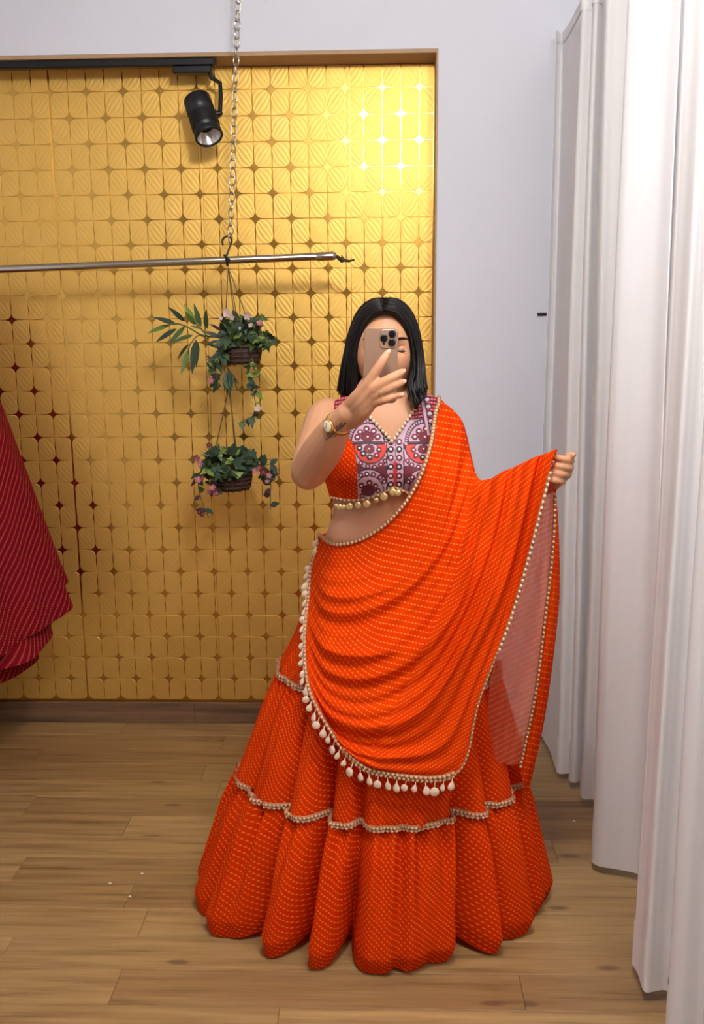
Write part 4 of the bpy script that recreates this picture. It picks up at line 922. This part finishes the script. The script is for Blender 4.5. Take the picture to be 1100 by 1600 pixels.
# shoulder strap columns on the right
strap = (zy < 330) & (zx > 735+zy*0.0); sx_ = zx-(765+np.maximum(zy, -60)*0.18)
paint(strap & (np.abs(sx_) < 14), lav); paint(strap & (np.abs(sx_-16) < 4), blk); paint(strap & (np.abs(sx_+16) < 4), blk)
for yy in range(-40, 330, 62):
    cx_ = 765+yy*0.18+42; paint(strap & (((zx-cx_)/30)**2+((zy-yy)/26)**2 < 1), blk); paint(strap & (((zx-cx_)/20)**2+((zy-yy)/17)**2 < 1), lav); MIR.append((cx_, yy, 11))
side_l = np.interp(zy, [-300, 200, 330, 400, 560, 900], [-400, 60, 120, 170, 205, 215])
orange_m = (zx < side_l) & front & (zy > 150)
backm = ~front & (prow > 0)[:, None]
msk_print = msk & ~(orange_m | (backm & (by > 0)))
msk_or = msk & ~msk_print
def dil(m):
    o = m.copy(); o[1:] |= m[:-1]; o[:-1] |= m[1:]; o |= np.roll(m, 1, 1) | np.roll(m, -1, 1); return o & msk
blouse = link('blouse', grid_mesh('blouse', BV_, MT['print'], True, None, C, mask=msk_print), person)
UVB = np.stack([(ths[None]*0.16*0.8+0*bx)-BV_[..., 2]*0.55, BV_[..., 2]*0.83+ths[None]*0.16*0.55], -1)
link('side_panel', grid_mesh('side_panel', BV_, MT['orange'], True, UVB, mask=dil(msk_or)), blouse)
BBV = BVHTree.FromPolygons([Vector(v) for v in BV_.reshape(-1, 3)], [tuple(q) for q in (lambda i, j, m: np.stack([i*m+j, i*m+(j+1) % m, (i+1)*m+(j+1) % m, (i+1)*m+j], -1).reshape(-1, 4))(*np.meshgrid(np.arange(len(prow)-1), np.arange(640), indexing='ij'), 640).tolist()])
mir = MB()
for mx_, my_, mr_ in MIR:
    if not (mx_ > np.interp(my_, [-300, 200, 330, 400, 560, 900], [-400, 60, 120, 170, 205, 215])+12 and my_ < 870): continue
    p_, n_ = shoot(*Z8(mx_, my_), BBV)
    ppx, ppy = Z8(mx_, my_)
    hm = np.interp(ppx, [500, 522, 556, 593, 616, 631, 720], [777, 779, 782, 773, 761, 768, 784])
    nk = np.interp(ppx, [566, 572, 590, 613, 632, 646, 652], [630, 646, 663, 689, 662, 643, 630])
    if p_ is None or ppy > hm-2 or (566 < ppx < 652 and ppy < nk+2): continue
    disc(mir, p_, n_, mr_*0.1818*1.5e-3, 0.0012, 10)
mir.obj('mirror_work', MT['mirror_disc'], blouse, kind='stuff')
# ---- trims
def lace(parent, pts, name='lace_trim', w=0.006, bead=0.0042, step=0.0105, mat='gold_trim', base='lace_dark', nrm=None):
    """a woven tape tube with beads proud of it"""
    pts = np.asarray(pts, float); L = np.linalg.norm(np.diff(pts, axis=0), axis=1).sum(); c = resample(pts, max(8, int(L/0.008)))
    o = MB().tube(c, w*0.62, 7).obj(name, MT[base], parent)
    b = resample(pts, max(3, int(L/step))); mb = MB()
    for i, p_ in enumerate(b): mb.ball(p_+np.array([0, -w*0.55, 0.0]), (bead, bead*0.8, bead*1.1), 7, 5)
    mb.obj('beads', MT[mat], o, kind='stuff'); return o
def on_blouse(lst, off=0.002): return [q for q in (shoot(x, y, BBV, off)[0] for x, y in lst) if q is not None]
def dense(l, n=30): return resample(catmull(np.array(l, float), n*2), n)
lace(blouse, on_blouse(np.vstack([resample(np.array([(568, 637), (576, 650), (592, 667), (613, 690)], float), 24), resample(np.array([(613, 690), (631, 664), (645, 643), (650, 634)], float), 24)])), 'neck_trim', 0.004, 0.0042, 0.0095, 'pearl')
lace(blouse, on_blouse(resample(np.array([(519, 777), (540, 781), (558, 781), (580, 777), (597, 771), (616, 760), (632, 767), (645, 772)], float), 60)), 'hem_trim', 0.005, 0.003, 0.012)
coin_me = disc(MB(), np.zeros(3), (0, -1, 0), 0.0095, 0.003, 16).mesh('coin', MT['coin'])
for x, y, s in ((531, 792, .8), (537, 792, .7), (546, 791, .95), (559, 789, .95), (573, 787, 1.05), (588, 781, .7), (600, 776, 1.1), (614, 769, 1.05), (622, 770, .9), (525, 790, .6)):
    p_, n_ = shoot(x, y-6, BBV, 0.006)
    if p_ is None: continue
    q_ = P(x, y, p_[1]-0.004); link('coin', coin_me, blouse, Matrix.Translation(q_) @ Matrix.Diagonal((s*0.85, 1, s*0.85, 1)))
# ================================================================== skirt
Ysk = lambda z: np.interp(z, [0, 0.37, 0.67, 1.0], [2.27, 2.265, 2.25, 2.225])
SL = np.array([P(x, y, 2.25) for x, y in [(506, 836), (497, 862), (483, 920), (463, 985), (437, 1040), (424, 1075), (400, 1145), (379, 1206), (366, 1240), (337, 1318), (312, 1392), (303, 1425), (309, 1444)]])
SR = np.array([P(x, y, 2.25) for x, y in [(706, 836), (716, 862), (738, 920), (758, 985), (778, 1045), (786, 1090), (802, 1150), (814, 1206), (823, 1250), (836, 1310), (849, 1375), (853, 1405), (850, 1425)]])
zl = lambda z: herm(z, SL[:, 2], SL[:, 0]); zr = lambda z: herm(z, SR[:, 2], SR[:, 0])
ZT = [1.005, 0.665, 0.372, 0.004]
dfront = lambda z: herm(z, [0.0, 0.05, 0.37, 0.67, 0.85, 1.01], [0.318, 0.325, 0.288, 0.232, 0.185, 0.118])
VAL = [(-0.675, .075, .24), (-0.41, .058, .33), (-0.15, .050, .26), (0.545, .068, .32), (0.735, .045, .24), (0.93, .060, .26), (-0.92, .05, .06), (0.14, .07, .06), (0.33, .06, .04)]
VAL = [(math.asin(s), w_, d_) for s, w_, d_ in VAL]+[(x, .05, .12) for x in np.linspace(math.pi/2+0.25, 3*math.pi/2-0.3, 9)]
def pleat(th):
    v = np.zeros_like(th)
    for t0, w_, d_ in VAL:
        dd = np.angle(np.exp(1j*(th-t0))); v += d_*np.exp(-(np.abs(dd)/w_)**1.5)
    return v
NT_ = 720; th = np.linspace(-np.pi, np.pi, NT_, endpoint=False); pv_ = pleat(th); r2 = np.random.default_rng(5)
g2 = np.interp(np.mod(th*3.7, 2*np.pi), np.linspace(0, 2*np.pi, 24), r2.normal(0, 1, 24))
def smooth_noise(n, amp, seed):
    r_ = np.random.default_rng(seed); s = np.zeros(NT_)
    for k in n: s += r_.normal(0, 1)*np.sin(k*th+r_.uniform(0, 6.28))/math.sqrt(len(n))
    return amp*s
def skirt_tier(name, z0, z1, rows, topf, hemlift, ple, parent, uvo, seed, swell):
    zs = np.linspace(0, 1, rows); V = np.empty((rows, NT_, 3)); UV = np.empty((rows, NT_, 2))
    gather = smooth_noise(range(38, 70, 3), 1.0, seed); soft = smooth_noise(range(9, 22, 2), 1.0, seed+1)
    for i, u in enumerate(zs):
        z = z0+(z1-z0)*u; a = (zr(z)-zl(z))/2; xc = (zr(z)+zl(z))/2; b = dfront(z); yc = Ysk(z)
        k = 1-pv_*ple(u)+0.028*gather*np.exp(-u*2.0)*topf+0.027*soft*(0.35+0.65*u)+swell(u)
        X = xc+a*k*np.sin(th); Yv = yc-b*k*np.cos(th)*np.where(np.cos(th) < 0, 0.95, 1.0)
        Z = z+hemlift*np.minimum(pv_, 0.3)/0.22*u**3+0.003*gather*np.exp(-u*6)*topf
        V[i] = np.stack([X, Yv, Z], 1); uu = th*0.44; UV[i, :, 0] = (uu-Z)*0.707+uvo; UV[i, :, 1] = (uu+Z)*0.707
    return V, UV
sk = None; rims = []
tiers = [('skirt', ZT[0], ZT[1], 46, 0.4, 0.0, lambda u: 0.35*u, 0.0, 1, lambda u: 0.0), ('middle_tier', ZT[1], ZT[2], 52, 1.2, 0.0, lambda u: 0.22+0.45*u, 0.31, 2, lambda u: 0.035*math.sin(min(1, u*2.5)*math.pi/2)-0.016),
         ('bottom_tier', ZT[2], ZT[3], 70, 1.6, 0.035, lambda u: 0.50+0.75*min(1, u*1.6), 0.62, 3, lambda u: 0.055*math.sin(min(1, u*3)*math.pi/2)-0.020+(-0.05*max(0, u-0.86)/0.14 if u > 0.86 else 0))]
for nm, z0, z1, rows, tf, hl, pf, uo, sd, sw in tiers:
    V, UV = skirt_tier(nm, z0, z1, rows, tf, hl, pf, sk, uo, sd, sw)
    o = link(nm, grid_mesh(nm, V, MT['orange'], True, UV), sk or person)
    if sk is None: sk = o
    rims.append((V[0], V[-1]))
for k, nm in ((0, 'tier_trim'), (1, 'tier_trim')):
    c = np.maximum(0, 0)+(rims[k][1]+rims[k+1][0])/2; out = c-np.array([c[:, 0].mean(), c[:, 1].mean(), 0]); out[:, 2] = 0; out /= np.linalg.norm(out, axis=1)[:, None]
    c = c+out*(0.009 if k else 0.006)+np.array([0, 0, 0.004]); c = np.vstack([c, c[:1]])
    lace(sk, c, nm, 0.0085, 0.0036, 0.0095)
    lace(sk, c+np.array([0, 0, -0.008]), nm, 0.004, 0.0034, 0.0125, 'shell', 'gold_trim')
wb = rims[0][0]; MB().tube(np.vstack([wb[::6], wb[:1]]), 0.007, 8).obj('waistband', MT['orange'], sk)
def skirt_front(x, z):
    a = (zr(z)-zl(z))/2; xc = (zr(z)+zl(z))/2; s = np.clip((x-xc)/a, -1, 1); return Ysk(z)-dfront(z)*np.sqrt(1-s*s)*1.035
# ================================================================== dupatta (front drape)
DC = np.array([
 [(499, 836, 2.205), (523, 850, 2.115), (563, 843, 2.085), (608, 814, 2.075), (646, 766, 2.055), (671, 703, 2.065), (684, 624, 2.20), (690, 640, 2.285)],
 [(490, 880, 2.185), (512, 918, 2.085), (563, 918, 2.045), (622, 884, 2.035), (674, 818, 2.030), (702, 735, 2.060), (719, 660, 2.18), (727, 680, 2.27)],
 [(481, 940, 2.14), (508, 994, 2.055), (568, 1004, 2.010), (640, 964, 2.000), (698, 884, 2.005), (727, 806, 2.035), (745, 748, 2.075), (752, 764, 2.17)],
 [(476, 1010, 2.08), (512, 1074, 2.020), (578, 1092, 1.975), (655, 1052, 1.970), (716, 962, 1.970), (758, 850, 1.990), (784, 741, 2.025), (792, 758, 2.12)],
 [(482, 1072, 2.03), (524, 1136, 1.995), (590, 1156, 1.955), (668, 1122, 1.950), (732, 1012, 1.950), (788, 880, 1.955), (828, 724, 1.985), (834, 742, 2.07)],
 [(502, 1118, 1.99), (546, 1182, 1.965), (598, 1209, 1.945), (712, 1207, 1.940), (749, 1090, 1.940), (803, 940, 1.945), (862, 716, 1.945), (868, 730, 2.02)]], float)
nu_, nv_ = 170, 150
W3 = PV(DC[..., 0], DC[..., 1], DC[..., 2])
G = catmull(W3, nv_)                                  # along v
G = np.stack([catmull(G[i], nu_) for i in range(nv_)])  # nv, nu, 3
vv = np.linspace(0, 5, nv_)[:, None]; uu = np.linspace(0, 7, nu_)[None, :]
def ridge(ph_): return 1-np.abs(np.sin(ph_))**0.7
env = np.clip(uu/1.0, 0, 1)*np.clip((vv-0.15)/0.8, 0, 1)*np.clip((5-vv)/0.35, 0.25, 1)
ph_ = vv*2.55+0.5*np.sin(uu*1.1)+0.25*np.sin(vv*3+uu*0.7)
fold = (0.0125*ridge(ph_)+0.0045*ridge(vv*5.3+0.9*np.sin(uu*0.9)+1.0)+0.002*np.sin(vv*17+1.8*np.sin(uu*0.8)))*env
fold *= np.interp(uu, [0, 1, 3, 4.6, 6, 7], [0.6, 1.1, 1.0, 1.0, 0.7, 0.3])*np.interp(vv, [0, 1, 2, 3, 5], [0.5, 0.7, 1.1, 1.35, 1.1])
# cascade folds hanging from the forearm
casc = np.clip((uu-4.2)/1.2, 0, 1)*np.clip((vv-2.0)/0.6, 0, 1)
fold += casc*0.010*np.sin(vv*6.0+0.4*uu)*np.clip((7-uu)/0.8, 0, 1)
G[..., 1] -= fold*1.8; G[..., 2] += 0.45*fold
lim = skirt_front(G[..., 0], np.clip(G[..., 2], 0.01, 1.0))-0.014
G[..., 1] = np.where((G[..., 2] < 0.985) & (uu < 5.6), np.minimum(G[..., 1], lim-fold*0.8), G[..., 1])
# keep clear of torso and arm
hx, hy = proj(G)
tz = torso(np.clip(hy, 641, 900), 0*hy)
fl = herm(np.clip(hy, 600, 1000), TR[:, 0], TR[:, 1]); fr_ = herm(np.clip(hy, 600, 1000), TR[:, 0], TR[:, 2]); ss = np.clip((hx-(fl+fr_)/2)/((fr_-fl)/2), -1, 1)
tf = torso(np.clip(hy, 600, 1000), np.arcsin(np.sign(ss)*np.abs(ss)**(1/0.86)))[..., 1]
G[..., 1] = np.where((hy > 655) & (hy < 880) & (np.abs(ss) < 0.97) & (uu < 6.2), np.minimum(G[..., 1], tf-0.013-fold*0.5), G[..., 1])
gx, gy = proj(G); bnd = np.interp(gy, [620, 750, 900, 1020, 1220], [760, 742, 712, 660, 560])
stp = np.clip((gx-bnd)/14, 0, 1); G[..., 1] -= 0.012*stp*stp*(3-2*stp)*np.clip((vv-1.8)/0.6, 0, 1)*np.clip((6.2-uu)/0.6, 0, 1)*np.clip((5-vv)/0.7, 0, 1)
# cloth lies on the body: push every buried point out along the body's normal
for it in range(2):
    for idx in np.ndindex(nv_, nu_):
        p_ = Vector(G[idx]); h = BV.find_nearest(p_, 0.09)
        if h[0] is None: continue
        d_ = (p_-h[0]).dot(h[1])
        if d_ < 0.010 and (p_-h[0]).length < 0.085: G[idx] = np.array(p_+h[1]*(0.010-d_))
    if it == 0:
        K = G.copy(); K[1:-1, 1:-1] = 0.5*G[1:-1, 1:-1]+0.125*(G[2:, 1:-1]+G[:-2, 1:-1]+G[1:-1, 2:]+G[1:-1, :-2]); G = K
# dotted lines of the weave: horizontal over the hip, rising to the left hem, diagonal under the forearm
gx, gy = proj(G); bnd = np.interp(gy, [620, 750, 900, 1020, 1220], [760, 742, 712, 660, 560])
qa = gy-0.20*(gx-600)+np.where(gx < 600, 0.0085*(600-gx)**2, 0)
qb = gy+1.0*(gx-bnd)-0.20*(bnd-600)
q = np.where(gx < bnd, qa, qb); pcoord = np.where(gx < bnd, gx+0.13*gy, gx-gy*0.6)
UVD = np.stack([pcoord*0.00145, q*0.00145], -1)
dup = link('dupatta', grid_mesh('dupatta', G, MT['orange2'], False, UVD), person)
# hanging side folds behind the forearm
def sheet(name, A, B, Yb, mat, rows=90, cols=60, amp=0.006, nf=3, slope=1.0):
    A = np.array(A, float); B = np.array(B, float); a = catmull(PV(A[:, 0], A[:, 1], A[:, 2]), rows); b = catmull(PV(B[:, 0], B[:, 1], B[:, 2]), rows)
    s = np.linspace(0, 1, cols)[None, :, None]; V = a[:, None]*(1-s)+b[:, None]*s; r_ = np.linspace(0, 1, rows)[:, None]
    V[..., 1] += amp*np.sin(np.linspace(0, nf*2*np.pi, cols)[None]+r_*1.5)*np.clip(r_*4, 0, 1)-Yb*np.sin(np.linspace(0, np.pi, cols))[None]*np.clip(r_*3, 0, 1)
    x_, y_ = proj(V); UV = np.stack([(x_+y_*0.5)*0.00145, (y_-slope*x_)*0.00145], -1)
    return link(name, grid_mesh(name, V, mat, False, UV), dup), a, b
tr2 = [(866, 764, 1.985), (864, 830, 2.0), (858, 900, 2.015), (850, 965, 2.03), (836, 1080, 2.06), (812, 1195, 2.10)]
left2 = [(860, 760, 1.99), (832, 830, 2.02), (805, 905, 2.05), (785, 985, 2.08), (765, 1080, 2.10), (760, 1195, 2.10)]
right2 = [(869, 764, 1.99), (873, 830, 2.03), (875, 900, 2.06), (872, 965, 2.08), (852, 1120, 2.12), (822, 1256, 2.16)]
sh_o, a_, b_ = sheet('sheer_fold', left2, tr2, -0.004, MT['sheer'], amp=0.004, nf=2, slope=-0.5)
ou_o, a2_, b2_ = sheet('outer_fold', tr2, right2, 0.012, MT['orange2'], cols=40, amp=0.002, nf=1, slope=0.25)
# borders
lace(dup, G[0, :int(nu_*0.865)]+np.array([0, -0.004, 0.001]), 'border_trim', 0.0084, 0.0040, 0.0098)
lace(dup, G[-1, int(nu_*3.0/7):int(nu_*4.55/7)]+np.array([0.001, -0.003, 0]), 'edge_trim', 0.0045, 0.0022, 0.010)
redge = G[-1, int(nu_*4.55/7):int(nu_*0.84)]+np.array([0.002, -0.004, 0])
lace(dup, redge, 'edge_trim', 0.0060, 0.0036, 0.0120, 'pearl')
lace(dup, b_[2:]+np.array([0.001, -0.006, 0]), 'edge_trim', 0.0060, 0.0033, 0.0118, 'gold_trim')
hem = np.vstack([G[::2, 0], G[-1, :int(nu_*3.0/7)]])+np.array([0, -0.004, 0])
lace(dup, hem, 'hem_trim', 0.0072, 0.0036, 0.010)
lace(dup, hem[nv_//2+20:]+np.array([0, -0.002, 0.008]), 'hem_trim', 0.0072, 0.0036, 0.010)
# shell drops hanging from the hem, one by one
drop = MB(); aa = np.linspace(0, 2*np.pi, 12, endpoint=False)
prof = [(0, .0006), (0.004, .0008), (0.007, .0022), (0.011, .0050), (0.0155, .0062), (0.019, .0048), (0.0212, .0012)]
drop.loft([np.stack([r_*np.cos(aa), 0.5*r_*np.sin(aa), np.full(12, -z)], 1) for z, r_ in prof]); drop_me = drop.mesh('shell_drop', MT['shell'])
coin2 = MB(); disc(coin2, np.array([0, 0, -0.0145]), (0, -1, 0), 0.0072, 0.003, 14); coin2.tube([(0, 0, 0), (0, 0, -0.008)], 0.0008, 5); coin2_me = coin2.mesh('shell_disc', MT['shell'])
L = np.linalg.norm(np.diff(hem, axis=0), axis=1).sum(); hp = resample(hem, int(L/0.0205))
for i, p_ in enumerate(hp):
    me = drop_me if i % 3 else coin2_me
    T = hp[min(i+1, len(hp)-1)]-hp[max(i-1, 0)]; steep = abs(T[2])/np.linalg.norm(T)
    m = Matrix.Translation(Vector(p_+np.array([-0.004*steep, -0.007, -0.002]))) @ Matrix.Rotation(rng.normal(0, 0.12)+0.30*steep, 4, 'Y') @ Matrix.Rotation(rng.normal(0, 0.5), 4, 'Z')
    s = rng.uniform(1.1, 1.5); m = m @ Matrix.Diagonal((s, s, s, 1))
    link('shell_drop', me, dup, m)
